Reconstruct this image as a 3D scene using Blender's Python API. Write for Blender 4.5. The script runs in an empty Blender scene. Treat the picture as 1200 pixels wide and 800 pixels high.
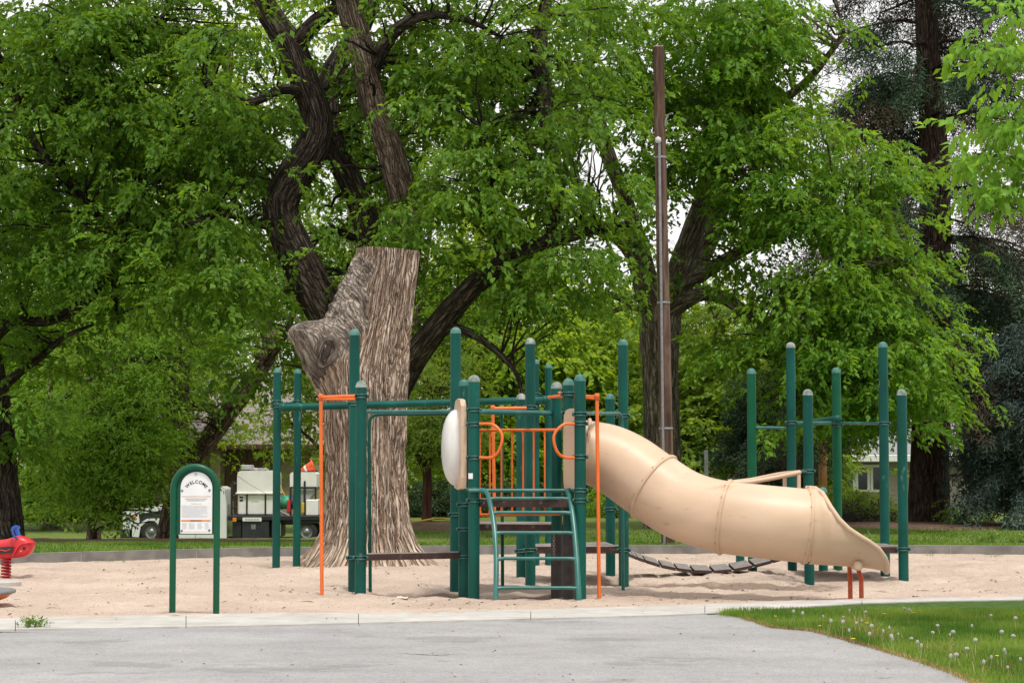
import bpy, math, random
import numpy as np
from mathutils import Vector, Matrix, noise as mnoise

random.seed(7)
RNG = np.random.default_rng(11)
SC = bpy.context.scene
COL = SC.collection

# ------------------------------------------------------------------ camera
FPX, HC, HORIZON = 2400.0, 1.5, 540.0          # focal length in photo pixels (1200 wide), eye height
PITCH = math.atan((HORIZON - 400) / FPX)
cam_d = bpy.data.cameras.new('camera')
cam_d.sensor_width = 36.0
cam_d.lens = 36.0 * FPX / 1200.0
cam_d.clip_start, cam_d.clip_end = 0.1, 3000
cam = bpy.data.objects.new('camera', cam_d)
COL.objects.link(cam)
cam.location = (0, 0, HC)
cam.rotation_euler = (math.radians(90) + PITCH, 0, 0)
SC.camera = cam
CP, SP = math.cos(PITCH), math.sin(PITCH)


def ray(x, y):
    a, b = (x - 600) / FPX, (400 - y) / FPX
    return Vector((a, CP - b * SP, SP + b * CP))


def G(x, y, z=0.0):
    """ground point seen at photo position x, y"""
    d = ray(x, y)
    t = (z - HC) / d.z
    return Vector((0, 0, HC)) + d * t


def at(x, y, Y):
    """point at distance Y seen at photo position x, y"""
    d = ray(x, y)
    return Vector((0, 0, HC)) + d * (Y / d.y)


def smooth(a, b, t):
    t = min(1, max(0, (t - a) / (b - a)))
    return t * t * (3 - 2 * t)


# ------------------------------------------------------------------ materials
def nodes_of(name):
    m = bpy.data.materials.new(name)
    m.use_nodes = True
    nt = m.node_tree
    return m, nt, nt.nodes['Principled BSDF']


def N(nt, typ, **kw):
    n = nt.nodes.new(typ)
    for k, v in kw.items():
        setattr(n, k, v)
    return n


def ramp(nt, stops):
    r = nt.nodes.new('ShaderNodeValToRGB')
    cr = r.color_ramp
    while len(cr.elements) < len(stops):
        cr.elements.new(0.5)
    for e, (p, c) in zip(cr.elements, stops):
        e.position = p
        e.color = (c[0], c[1], c[2], 1)
    return r


def mat(name, c1, c2=None, rough=0.5, scale=6.0, bump=0.0, bscale=None, spec=0.5, metal=0.0,
        stretch=(1, 1, 1), detail=6, lo=0.35, hi=0.65, coat=0.0):
    """two-colour procedural surface: noise mixes the colours, a second noise makes bump"""
    m, nt, p = nodes_of(name)
    if c2 is None:
        c2 = tuple(v * 0.86 for v in c1)
    tc = N(nt, 'ShaderNodeTexCoord')
    mp = N(nt, 'ShaderNodeMapping')
    mp.inputs['Scale'].default_value = stretch
    nt.links.new(tc.outputs['Object'], mp.inputs[0])
    nz = N(nt, 'ShaderNodeTexNoise')
    nz.inputs['Scale'].default_value = scale
    nz.inputs['Detail'].default_value = detail
    nt.links.new(mp.outputs[0], nz.inputs['Vector'])
    r = ramp(nt, [(lo, c1), (hi, c2)])
    nt.links.new(nz.outputs[0], r.inputs[0])
    nt.links.new(r.outputs[0], p.inputs['Base Color'])
    p.inputs['Roughness'].default_value = rough
    p.inputs['Metallic'].default_value = metal
    p.inputs['Specular IOR Level'].default_value = spec
    p.inputs['Coat Weight'].default_value = coat
    if bump > 0:
        n2 = N(nt, 'ShaderNodeTexNoise')
        n2.inputs['Scale'].default_value = bscale or scale * 4
        n2.inputs['Detail'].default_value = 8
        nt.links.new(mp.outputs[0], n2.inputs['Vector'])
        b = N(nt, 'ShaderNodeBump')
        b.inputs['Strength'].default_value = bump
        b.inputs['Distance'].default_value = 0.02
        nt.links.new(n2.outputs[0], b.inputs['Height'])
        nt.links.new(b.outputs[0], p.inputs['Normal'])
    return m


def bark_mat(name, c_dark, c_mid, c_light, kx=9.0, kz=1.2, bump=0.9, dist=0.03, rough=0.9):
    m, nt, p = nodes_of(name)
    at_ = N(nt, 'ShaderNodeAttribute', attribute_name='bark')
    mp = N(nt, 'ShaderNodeMapping')
    mp.inputs['Scale'].default_value = (kx, kx, kz)
    nt.links.new(at_.outputs['Vector'], mp.inputs[0])
    # wander so that the furrows are not straight
    w = N(nt, 'ShaderNodeTexNoise')
    w.inputs['Scale'].default_value = 1.3
    w.inputs['Detail'].default_value = 3
    nt.links.new(at_.outputs['Vector'], w.inputs['Vector'])
    ad = N(nt, 'ShaderNodeVectorMath', operation='MULTIPLY_ADD')
    nt.links.new(w.outputs['Color'], ad.inputs[0])
    ad.inputs[1].default_value = (2.2, 2.2, 0.6)
    nt.links.new(mp.outputs[0], ad.inputs[2])
    nz = N(nt, 'ShaderNodeTexNoise')
    nz.noise_type = 'RIDGED_MULTIFRACTAL'
    nz.inputs['Scale'].default_value = 1.0
    nz.inputs['Detail'].default_value = 5
    nt.links.new(ad.outputs[0], nz.inputs['Vector'])
    nb = N(nt, 'ShaderNodeTexNoise')
    nb.inputs['Scale'].default_value = 1.0
    nb.inputs['Detail'].default_value = 7
    nt.links.new(ad.outputs[0], nb.inputs['Vector'])
    r = ramp(nt, [(0.32, c_dark), (0.5, c_mid), (0.68, c_light)])
    nt.links.new(nb.outputs[0], r.inputs[0])
    nt.links.new(r.outputs[0], p.inputs['Base Color'])
    p.inputs['Roughness'].default_value = rough
    p.inputs['Specular IOR Level'].default_value = 0.15
    sm = N(nt, 'ShaderNodeMath', operation='MULTIPLY_ADD')
    nt.links.new(nz.outputs[0], sm.inputs[0])
    sm.inputs[1].default_value = 0.5
    nt.links.new(nb.outputs[0], sm.inputs[2])
    b = N(nt, 'ShaderNodeBump')
    b.inputs['Strength'].default_value = bump
    b.inputs['Distance'].default_value = dist
    nt.links.new(sm.outputs[0], b.inputs['Height'])
    nt.links.new(b.outputs[0], p.inputs['Normal'])
    return m


def leaf_mat(name, c_dark, c_light, trans=0.35, tcol=None, rough=0.45):
    m, nt, p = nodes_of(name)
    a = N(nt, 'ShaderNodeAttribute', attribute_name='tone')
    r = ramp(nt, [(0.0, c_dark), (1.0, c_light)])
    nt.links.new(a.outputs['Fac'], r.inputs[0])
    nt.links.new(r.outputs[0], p.inputs['Base Color'])
    p.inputs['Roughness'].default_value = rough
    p.inputs['Specular IOR Level'].default_value = 0.14
    t = N(nt, 'ShaderNodeBsdfTranslucent')
    mul = N(nt, 'ShaderNodeMix', data_type='RGBA', blend_type='MULTIPLY')
    mul.inputs['Factor'].default_value = 1.0
    nt.links.new(r.outputs[0], mul.inputs['A'])
    mul.inputs['B'].default_value = (*(tcol or (2.6, 2.1, 0.8)), 1)
    nt.links.new(mul.outputs['Result'], t.inputs['Color'])
    mx = N(nt, 'ShaderNodeMixShader')
    mx.inputs[0].default_value = trans
    nt.links.new(p.outputs[0], mx.inputs[1])
    nt.links.new(t.outputs[0], mx.inputs[2])
    nt.links.new(mx.outputs[0], nt.nodes['Material Output'].inputs['Surface'])
    return m


# ------------------------------------------------------------------ mesh helpers
class MB:
    """collects simple shapes in world coordinates and links them as ONE mesh object"""

    def __init__(self):
        self.v, self.f, self.fl = [], [], []

    def add(self, vs, fs, flat=False):
        o = len(self.v)
        self.v += [Vector(p) for p in vs]
        self.f += [tuple(i + o for i in f) for f in fs]
        self.fl += [flat] * len(fs)
        return self

    def box(self, c, s, rz=0.0, rx=0.0, ry=0.0, bev=0.0):
        c = Vector(c)
        M = Matrix.Rotation(rz, 3, 'Z') @ Matrix.Rotation(ry, 3, 'Y') @ Matrix.Rotation(rx, 3, 'X')
        hx, hy, hz = s[0] / 2, s[1] / 2, s[2] / 2
        b = min(bev, hx * .9, hy * .9, hz * .9)
        if b <= 0:
            vs = [Vector((i * hx, j * hy, k * hz)) for k in (-1, 1) for i, j in ((-1, -1), (1, -1), (1, 1), (-1, 1))]
            fs = [(3, 2, 1, 0), (4, 5, 6, 7), (0, 1, 5, 4), (1, 2, 6, 5), (2, 3, 7, 6), (3, 0, 4, 7)]
            return self.add([c + M @ p for p in vs], fs, True)
        rings = []
        for z, ins in ((-hz, b), (-hz + b, 0), (hz - b, 0), (hz, b)):
            x, y = hx - ins, hy - ins
            e = b
            rings.append([Vector(q) for q in ((-x + e, -y, z), (x - e, -y, z), (x, -y + e, z), (x, y - e, z),
                                               (x - e, y, z), (-x + e, y, z), (-x, y - e, z), (-x, -y + e, z))])
        vs = [c + M @ p for r in rings for p in r]
        fs = [tuple(range(7, -1, -1)), tuple(range(24, 32))]
        for k in range(3):
            for i in range(8):
                j = (i + 1) % 8
                fs.append((k * 8 + i, k * 8 + j, k * 8 + 8 + j, k * 8 + 8 + i))
        return self.add(vs, fs, True)

    def tube(self, pts, r, n=10, caps=True, flat=False):
        pts = [Vector(p) for p in pts]
        if not hasattr(r, '__len__'):
            r = [r] * len(pts)
        vs, fs = [], []
        prev = None
        for i, p in enumerate(pts):
            d = (pts[min(i + 1, len(pts) - 1)] - pts[max(i - 1, 0)]).normalized()
            if prev is None:
                u = d.orthogonal().normalized()
            else:
                u = (prev - d * prev.dot(d)).normalized()
            prev = u
            w = d.cross(u)
            for k in range(n):
                a = 2 * math.pi * k / n
                vs.append(p + (u * math.cos(a) + w * math.sin(a)) * r[i])
        for i in range(len(pts) - 1):
            for k in range(n):
                j = (k + 1) % n
                fs.append((i * n + k, i * n + j, i * n + n + j, i * n + n + k))
        self.add(vs, fs, flat)
        if caps:
            m = len(pts) - 1
            self.add(vs[:n], [tuple(range(n - 1, -1, -1))], True)
            self.add(vs[m * n:], [tuple(range(n))], True)
        return self

    def lathe(self, c, prof, n=20, axis=None):
        """prof: (radius, height) pairs around the axis through c"""
        c = Vector(c)
        ax = Vector(axis or (0, 0, 1)).normalized()
        u = ax.orthogonal().normalized()
        w = ax.cross(u)
        vs, fs = [], []
        for rr, h in prof:
            for k in range(n):
                a = 2 * math.pi * k / n
                vs.append(c + ax * h + (u * math.cos(a) + w * math.sin(a)) * max(rr, 1e-4))
        for i in range(len(prof) - 1):
            for k in range(n):
                j = (k + 1) % n
                fs.append((i * n + k, i * n + j, i * n + n + j, i * n + n + k))
        return self.add(vs, fs)

    def prism(self, outline, d, n=None):
        """closed outline (world points) pushed by vector d"""
        o = [Vector(p) for p in outline]
        d = Vector(d)
        k = len(o)
        vs = o + [p + d for p in o]
        fs = [tuple(range(k)), tuple(range(2 * k - 1, k - 1, -1))]
        self.add(vs, fs, True)
        self.add(vs, [(i, i + k, (i + 1) % k + k, (i + 1) % k) for i in range(k)], True)
        return self

    def build(self, name, m, parent=None, smooth_=True, fixn=True, top=None):
        me = bpy.data.meshes.new(name)
        org = Vector((0, 0, 0))
        if parent is not None:
            org = world_loc(parent)
        me.from_pydata([p - org for p in self.v], [], self.f)
        if fixn:
            import bmesh
            bm = bmesh.new()
            bm.from_mesh(me)
            bmesh.ops.recalc_face_normals(bm, faces=bm.faces)
            bm.to_mesh(me)
            bm.free()
        if smooth_:
            me.polygons.foreach_set('use_smooth', [not f for f in self.fl])
        me.materials.append(m)
        if top is not None:
            me.materials.append(top)
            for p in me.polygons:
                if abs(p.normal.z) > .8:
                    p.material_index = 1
        o = bpy.data.objects.new(name, me)
        COL.objects.link(o)
        if parent is not None:
            o.parent = parent
        return o


def world_loc(o):
    p = Vector(o.location)
    while o.parent is not None:
        o = o.parent
        p = p + Vector(o.location)
    return p


def tag(o, label=None, cat=None, group=None, kind=None):
    if label:
        o['label'] = label
    if cat:
        o['category'] = cat
    if group:
        o['group'] = group
    if kind:
        o['kind'] = kind
    return o


def thing(name, label, cat, loc, group=None):
    o = bpy.data.objects.new(name, None)
    o.empty_display_size = 0.3
    COL.objects.link(o)
    o.location = loc
    return tag(o, label, cat, group)


def mesh_np(name, V, F, m, parent=None, attrs=None, vec=None, smooth_=False):
    """fast mesh from numpy arrays; F is (n,4) or (n,3)"""
    me = bpy.data.meshes.new(name)
    V = np.asarray(V, np.float32)
    if parent is not None:
        V = V - np.array(world_loc(parent), np.float32)
    F = np.asarray(F, np.int32)
    k = F.shape[1]
    me.vertices.add(len(V))
    me.vertices.foreach_set('co', V.ravel())
    me.loops.add(F.size)
    me.loops.foreach_set('vertex_index', F.ravel())
    me.polygons.add(len(F))
    me.polygons.foreach_set('loop_start', np.arange(0, F.size, k, dtype=np.int32))
    if smooth_:
        me.polygons.foreach_set('use_smooth', np.ones(len(F), bool))
    me.update(calc_edges=True)
    for nm, arr in (attrs or {}).items():
        a = me.attributes.new(nm, 'FLOAT', 'POINT')
        a.data.foreach_set('value', np.asarray(arr, np.float32))
    for nm, arr in (vec or {}).items():
        a = me.attributes.new(nm, 'FLOAT_VECTOR', 'POINT')
        a.data.foreach_set('vector', np.asarray(arr, np.float32).ravel())
    me.materials.append(m)
    o = bpy.data.objects.new(name, me)
    COL.objects.link(o)
    if parent is not None:
        o.parent = parent
    return o


def catmull(pts, step):
    """resample control rows (x,y,z,r) smoothly"""
    P = [np.array(p, float) for p in pts]
    if len(P) == 2:
        n = max(2, int(np.linalg.norm(P[1][:3] - P[0][:3]) / step))
        return [P[0] + (P[1] - P[0]) * i / n for i in range(n + 1)]
    P = [2 * P[0] - P[1]] + P + [2 * P[-1] - P[-2]]
    out = []
    for i in range(1, len(P) - 2):
        a, b, c, d = P[i - 1], P[i], P[i + 1], P[i + 2]
        n = max(1, int(np.linalg.norm(c[:3] - b[:3]) / step))
        for k in range(n):
            t = k / n
            out.append(0.5 * ((2 * b) + (c - a) * t + (2 * a - 5 * b + 4 * c - d) * t * t + (3 * b - a - 3 * c + d) * t ** 3))
    out.append(P[-2])
    return out
# ------------------------------------------------------------------ world, sun, colour
w = bpy.data.worlds.new('World')
SC.world = w
w.use_nodes = True
nt = w.node_tree
bg = nt.nodes['Background']
SUN_EL, SUN_AZ = math.radians(67), math.radians(160)      # azimuth from +Y towards +X
sky = N(nt, 'ShaderNodeTexSky', sky_type='NISHITA')
sky.sun_disc = False
sky.sun_elevation = SUN_EL
sky.sun_rotation = SUN_AZ
sky.air_density = 1.0
sky.dust_density = 3.0
# thin bright overcast: the blue of the sky mostly covered by white cloud
hs = N(nt, 'ShaderNodeHueSaturation')
hs.inputs['Saturation'].default_value = 0.15
nt.links.new(sky.outputs[0], hs.inputs['Color'])
tc = N(nt, 'ShaderNodeTexCoord')
cn = N(nt, 'ShaderNodeTexNoise')
cn.inputs['Scale'].default_value = 2.5
cn.inputs['Detail'].default_value = 6
nt.links.new(tc.outputs['Generated'], cn.inputs['Vector'])
cr = ramp(nt, [(0.3, (0.55, 0.55, 0.55)), (0.7, (0.95, 0.95, 0.95))])
nt.links.new(cn.outputs[0], cr.inputs[0])
mx = N(nt, 'ShaderNodeMix', data_type='RGBA')
nt.links.new(cr.outputs[0], mx.inputs['Factor'])
nt.links.new(hs.outputs[0], mx.inputs['A'])
mx.inputs['B'].default_value = (11.0, 10.9, 10.7, 1)
nt.links.new(mx.outputs['Result'], bg.inputs['Color'])
bg.inputs['Strength'].default_value = 0.10

sd = bpy.data.lights.new('sun', 'SUN')
sd.energy = 2.4
sd.angle = math.radians(9)
sd.color = (1.0, 0.95, 0.87)
sun = bpy.data.objects.new('sun', sd)
COL.objects.link(sun)
sv = Vector((math.sin(SUN_AZ) * math.cos(SUN_EL), math.cos(SUN_AZ) * math.cos(SUN_EL), math.sin(SUN_EL)))
sun.rotation_euler = (-sv).to_track_quat('-Z', 'Y').to_euler()
sun.location = sv * 60
SC.view_settings.view_transform = 'Standard'
SC.view_settings.look = 'None'
SC.view_settings.exposure = 0.27
SC.view_settings.gamma = 1
SC.render.engine = 'CYCLES'
try:
    SC.cycles.max_bounces = 8
    SC.cycles.transparent_max_bounces = 6
except Exception:
    pass

# ------------------------------------------------------------------ material library
M = {}
M['green'] = mat('green_paint', (0.002, 0.072, 0.056), (0.004, 0.088, 0.068), rough=0.42, scale=3, bump=0.04, bscale=60, stretch=(1, 1, .3), spec=.22)
M['green2'] = mat('green_paint_bright', (0.002, 0.080, 0.036), (0.004, 0.098, 0.044), rough=0.42, scale=3, bump=0.03, bscale=60, spec=.22)
M['cap'] = mat('sky_sheen_cap', (0.015, 0.115, 0.092), (0.08, 0.19, 0.16), rough=0.6, scale=9, bump=0.1, bscale=90)  # paler than the post paint: sky reflection put into the colour
M['cap_grey'] = mat('grey_sheen_cap', (0.09, 0.15, 0.13), (0.33, 0.34, 0.31), rough=0.65, scale=12, bump=0.1, bscale=90)  # pale grey version, sky reflection on the dome painted in
M['clamp'] = mat('clamp_metal', (0.012, 0.075, 0.065), (0.03, 0.11, 0.10), rough=0.45, scale=20)
M['steel'] = mat('galvanised', (0.17, 0.175, 0.18), (0.25, 0.255, 0.26), rough=0.55, scale=30, metal=0.3)
M['rail'] = mat('worn_rail', (0.012, 0.115, 0.10), (0.06, 0.19, 0.17), rough=0.3, scale=5, lo=.45, hi=.8)
M['orange'] = mat('orange_paint', (0.82, 0.17, 0.025), (0.74, 0.14, 0.02), rough=0.36, scale=5, bump=0.03, bscale=60)
M['rust'] = mat('worn_orange', (0.60, 0.10, 0.03), (0.45, 0.08, 0.03), rough=0.5, scale=14)
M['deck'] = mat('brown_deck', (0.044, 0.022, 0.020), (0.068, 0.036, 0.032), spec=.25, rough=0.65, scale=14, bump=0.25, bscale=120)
M['deck_top'] = mat('lit_deck_top', (0.17, 0.15, 0.14), (0.25, 0.23, 0.215), rough=.8, scale=10, spec=.2)  # grey for upward faces: daylight on the brown treads put into the colour
M['dark'] = mat('dark_tube', (0.030, 0.024, 0.024), (0.05, 0.04, 0.038), rough=0.7, scale=10)
M['beige'] = mat('beige_plastic', (0.64, 0.465, 0.335), (0.59, 0.415, 0.285), rough=0.44, scale=1.6, bump=0.05, bscale=9, lo=.3, hi=.75, spec=0.4)
M['beige_dk'] = mat('beige_seam', (0.60, 0.38, 0.22), (0.40, 0.25, 0.14), rough=0.5, scale=25, lo=.4, hi=.75)
M['bubble'] = mat('clouded_plastic', (0.72, 0.72, 0.70), (0.62, 0.62, 0.61), rough=0.3, scale=9, stretch=(1, 1, .35), bump=.08, bscale=30)
M['chain'] = mat('chain_steel', (0.16, 0.15, 0.14), (0.3, 0.29, 0.28), rough=0.45, metal=.7, scale=40)
M['white'] = mat('white_board', (0.78, 0.78, 0.77), (0.72, 0.72, 0.72), rough=0.4, scale=6)
M['black'] = mat('black_ink', (0.02, 0.02, 0.022), rough=0.5)
M['ink_grey'] = mat('grey_ink', (0.34, 0.35, 0.37), (0.44, 0.45, 0.47), rough=0.6, scale=200)
M['ink_pale'] = mat('pale_ink', (0.50, 0.52, 0.54), (0.68, 0.69, 0.70), rough=0.6, scale=160)
M['ink_orange'] = mat('orange_ink', (0.75, 0.25, 0.05), rough=0.5)
M['ink_rose'] = mat('rose_ink', (0.72, 0.42, 0.33), rough=0.5)
M['sign_green'] = mat('sign_green', (0.002, 0.070, 0.034), (0.004, 0.085, 0.042), rough=0.32, scale=3, spec=.3)
M['red_plastic'] = mat('red_plastic', (0.62, 0.022, 0.03), (0.50, 0.018, 0.025), rough=0.32, scale=4)
M['red_steel'] = mat('red_steel', (0.42, 0.02, 0.03), (0.33, 0.02, 0.025), rough=0.4, scale=6)
M['blue_plastic'] = mat('blue_plastic', (0.02, 0.11, 0.46), rough=0.35)
M['trunk_stump'] = bark_mat('weathered_wood', (0.27, 0.185, 0.135), (0.47, 0.365, 0.285), (0.58, 0.50, 0.42), kx=22, kz=1.1, bump=1.0, dist=0.04)
M['stump_limb'] = bark_mat('grey_wood', (0.11, 0.092, 0.078), (0.25, 0.215, 0.185), (0.38, 0.34, 0.30), kx=9, kz=1.2, bump=1.0, dist=0.03)
M['cutwood'] = mat('cut_wood', (0.46, 0.36, 0.24), (0.30, 0.22, 0.15), rough=0.85, scale=14, bump=.4)
M['hollow'] = mat('rotten_hollow', (0.03, 0.022, 0.017), (0.05, 0.035, 0.026), rough=.95, scale=20, bump=.5)
M['bark'] = bark_mat('dark_bark', (0.020, 0.016, 0.013), (0.060, 0.048, 0.039), (0.135, 0.112, 0.092), kx=9, kz=1.6, bump=1.0, dist=0.04)
M['bark_brown'] = bark_mat('brown_bark', (0.06, 0.044, 0.032), (0.16, 0.12, 0.09), (0.27, 0.215, 0.17), kx=9, kz=1.4, bump=1.0, dist=0.04)
M['bark_grey'] = bark_mat('grey_bark', (0.09, 0.076, 0.06), (0.22, 0.188, 0.152), (0.36, 0.315, 0.26), kx=9, kz=1.6, bump=1.0, dist=0.04)
M['bark_red'] = bark_mat('red_brown_bark', (0.05, 0.024, 0.016), (0.11, 0.055, 0.038), (0.17, 0.095, 0.068), kx=9, kz=1.8, bump=1.0, dist=0.04)
M['bark_spruce'] = bark_mat('spruce_bark', (0.032, 0.022, 0.018), (0.080, 0.054, 0.043), (0.14, 0.10, 0.08), kx=9, kz=3.0, bump=1.0, dist=0.04)
M['pole_wood'] = bark_mat('pole_wood', (0.038, 0.024, 0.018), (0.095, 0.058, 0.042), (0.165, 0.115, 0.09), kx=10, kz=0.35, bump=0.5, dist=0.012)
M['post_wood'] = bark_mat('fresh_wood', (0.26, 0.12, 0.05), (0.40, 0.20, 0.085), (0.48, 0.27, 0.13), kx=6, kz=0.6, bump=0.3, dist=0.01)
M['leaf_elm'] = leaf_mat('elm_leaf', (0.028, 0.086, 0.008), (0.150, 0.280, 0.038), trans=0.41)
M['leaf_elm2'] = leaf_mat('elm_leaf_bright', (0.036, 0.108, 0.009), (0.185, 0.34, 0.044), trans=0.42)
M['leaf_dark'] = leaf_mat('dark_leaf', (0.028, 0.090, 0.009), (0.148, 0.275, 0.038), trans=0.41)
M['leaf_yellow'] = leaf_mat('yellow_green_leaf', (0.11, 0.215, 0.02), (0.30, 0.44, 0.06), trans=0.45)
M['leaf_mid'] = leaf_mat('mid_green_leaf', (0.055, 0.12, 0.016), (0.20, 0.31, 0.055), trans=0.42)
M['leaf_near'] = leaf_mat('fresh_leaf', (0.07, 0.17, 0.016), (0.17, 0.34, 0.045), trans=0.40)
M['needle'] = leaf_mat('spruce_needle', (0.024, 0.050, 0.026), (0.070, 0.115, 0.062), trans=0.08, tcol=(1.2, 1.3, 1.0), rough=0.6)
M['needle_dead'] = leaf_mat('dead_twig', (0.055, 0.042, 0.028), (0.12, 0.095, 0.065), trans=0.05, tcol=(1, 1, 1), rough=0.8)
M['needle_blue'] = leaf_mat('blue_spruce_needle', (0.038, 0.068, 0.056), (0.105, 0.15, 0.13), trans=0.08, tcol=(1.1, 1.1, 1.1), rough=0.6)
M['leaf_hedge'] = leaf_mat('hedge_leaf', (0.010, 0.026, 0.010), (0.035, 0.065, 0.025), trans=0.15)
M['brush'] = leaf_mat('brush_twig', (0.03, 0.026, 0.02), (0.075, 0.065, 0.05), trans=0.1, tcol=(1, 1, 1))
M['blade'] = leaf_mat('grass_blade', (0.055, 0.14, 0.022), (0.22, 0.33, 0.075), trans=0.36, rough=0.55)
M['blade_far'] = leaf_mat('lawn_blade', (0.05, 0.13, 0.016), (0.16, 0.26, 0.04), trans=0.3, rough=0.5)
M['weed'] = leaf_mat('weed_leaf', (0.06, 0.14, 0.03), (0.20, 0.30, 0.08), trans=0.3)
M['seed'] = mat('seed_fluff', (0.60, 0.58, 0.54), (0.36, 0.34, 0.31), rough=0.95, scale=60)
M['seed'].node_tree.nodes['Principled BSDF'].inputs['Alpha'].default_value = 0.62
M['petal'] = mat('yellow_petal', (0.75, 0.55, 0.02), rough=0.7)
M['stem'] = mat('pale_stem', (0.34, 0.32, 0.14), (0.24, 0.26, 0.09), rough=0.7, scale=20)

def braided(m, kx, kz, depth=.03):
    """adds braided ridges (stretched cells) to a bark material"""
    nt = m.node_tree
    p = nt.nodes['Principled BSDF']
    src = p.inputs['Base Color'].links[0].from_socket
    old = p.inputs['Normal'].links[0].from_node
    at_ = N(nt, 'ShaderNodeAttribute', attribute_name='bark')
    mp = N(nt, 'ShaderNodeMapping'); mp.inputs['Scale'].default_value = (kx, kx, kz)
    nt.links.new(at_.outputs['Vector'], mp.inputs[0])
    w = N(nt, 'ShaderNodeTexNoise'); w.inputs['Scale'].default_value = 2.0; w.inputs['Detail'].default_value = 4
    nt.links.new(at_.outputs['Vector'], w.inputs['Vector'])
    ad = N(nt, 'ShaderNodeVectorMath', operation='MULTIPLY_ADD')
    nt.links.new(w.outputs['Color'], ad.inputs[0]); ad.inputs[1].default_value = (3.0, 3.0, 1.6)
    nt.links.new(mp.outputs[0], ad.inputs[2])
    v = N(nt, 'ShaderNodeTexVoronoi', feature='DISTANCE_TO_EDGE')
    v.inputs['Scale'].default_value = 1.0
    nt.links.new(ad.outputs[0], v.inputs['Vector'])
    r = ramp(nt, [(0.0, (.36, .30, .26)), (0.08, (.80, .77, .74)), (0.25, (1.15, 1.15, 1.15))])
    nt.links.new(v.outputs['Distance'], r.inputs[0])
    mu = N(nt, 'ShaderNodeMix', data_type='RGBA', blend_type='MULTIPLY'); mu.inputs['Factor'].default_value = .9
    nt.links.new(src, mu.inputs['A']); nt.links.new(r.outputs[0], mu.inputs['B'])
    nt.links.new(mu.outputs['Result'], p.inputs['Base Color'])
    mr = N(nt, 'ShaderNodeMapRange'); mr.inputs['From Max'].default_value = .25
    nt.links.new(v.outputs['Distance'], mr.inputs['Value'])
    b = N(nt, 'ShaderNodeBump'); b.inputs['Strength'].default_value = 1.0; b.inputs['Distance'].default_value = depth
    nt.links.new(mr.outputs[0], b.inputs['Height'])
    nt.links.new(old.outputs[0], b.inputs['Normal'])
    nt.links.new(b.outputs[0], p.inputs['Normal'])


braided(M['trunk_stump'], 21, 1.15, .035)
braided(M['stump_limb'], 17, 3.0, .022)
for k_ in ('bark', 'bark_brown', 'bark_grey', 'bark_spruce'):
    braided(M[k_], 11, 2.6, .04)

# ------------------------------------------------------------------ ground
def interp(tab, x):
    xs = [t[0] for t in tab]
    ys = [t[1] for t in tab]
    return float(np.interp(x, xs, ys))


CURB = [(-1500, 705), (-600, 684), (-200, 668), (0, 660), (20, 659), (160, 655), (300, 651.5), (450, 649.3), (640, 648), (1050, 648), (1200, 649), (1500, 652), (2600, 668)]
SANDN = [(-1500, 745), (-300, 731), (0, 727), (200, 722), (400, 720), (600, 717), (800, 711), (900, 707), (1000, 704), (1200, 700.5), (1500, 697), (2600, 690)]
CONC = [(-1500, 760), (-300, 744), (0, 740), (300, 735), (600, 727.5), (800, 722), (845, 719.5), (900, 715.5), (1000, 709), (1100, 706), (1200, 704.5), (1500, 701.5), (2600, 694)]
ASPH = [(19.9, 845), (19.6, 870), (19.2, 885), (18.5, 905), (18.1, 955), (17.0, 1000), (15.9, 1052), (14.8, 1104), (13.7, 1150), (12.0, 1240), (10.0, 1390)]


def curb_y(px):
    return G(px, interp(CURB, px)).y


def tz(X, Y):
    """height of the lawn behind the far kerb"""
    a = smooth(.050, .085, -X / max(Y, 1))
    slope = 0.006 + 0.029 * a
    return 0.11 - slope * min(max(0.0, Y - 34.0), 50.0)


def strip(name, near, far, z, m, kind='structure', xs=None, rows=2, zfun=None):
    xs = xs or list(range(-1500, 2601, 50))
    V, F = [], []
    for x in xs:
        a, b = G(x, interp(near, x)), G(x, interp(far, x))
        for r in range(rows):
            p = a.lerp(b, r / (rows - 1))
            V.append((p.x, p.y, z))
    for i in range(len(xs) - 1):
        for r in range(rows - 1):
            F.append((i * rows + r, (i + 1) * rows + r, (i + 1) * rows + r + 1, i * rows + r + 1))
    o = mesh_np(name, np.array(V), np.array(F), m, smooth_=True)
    return tag(o, kind=kind)


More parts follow.
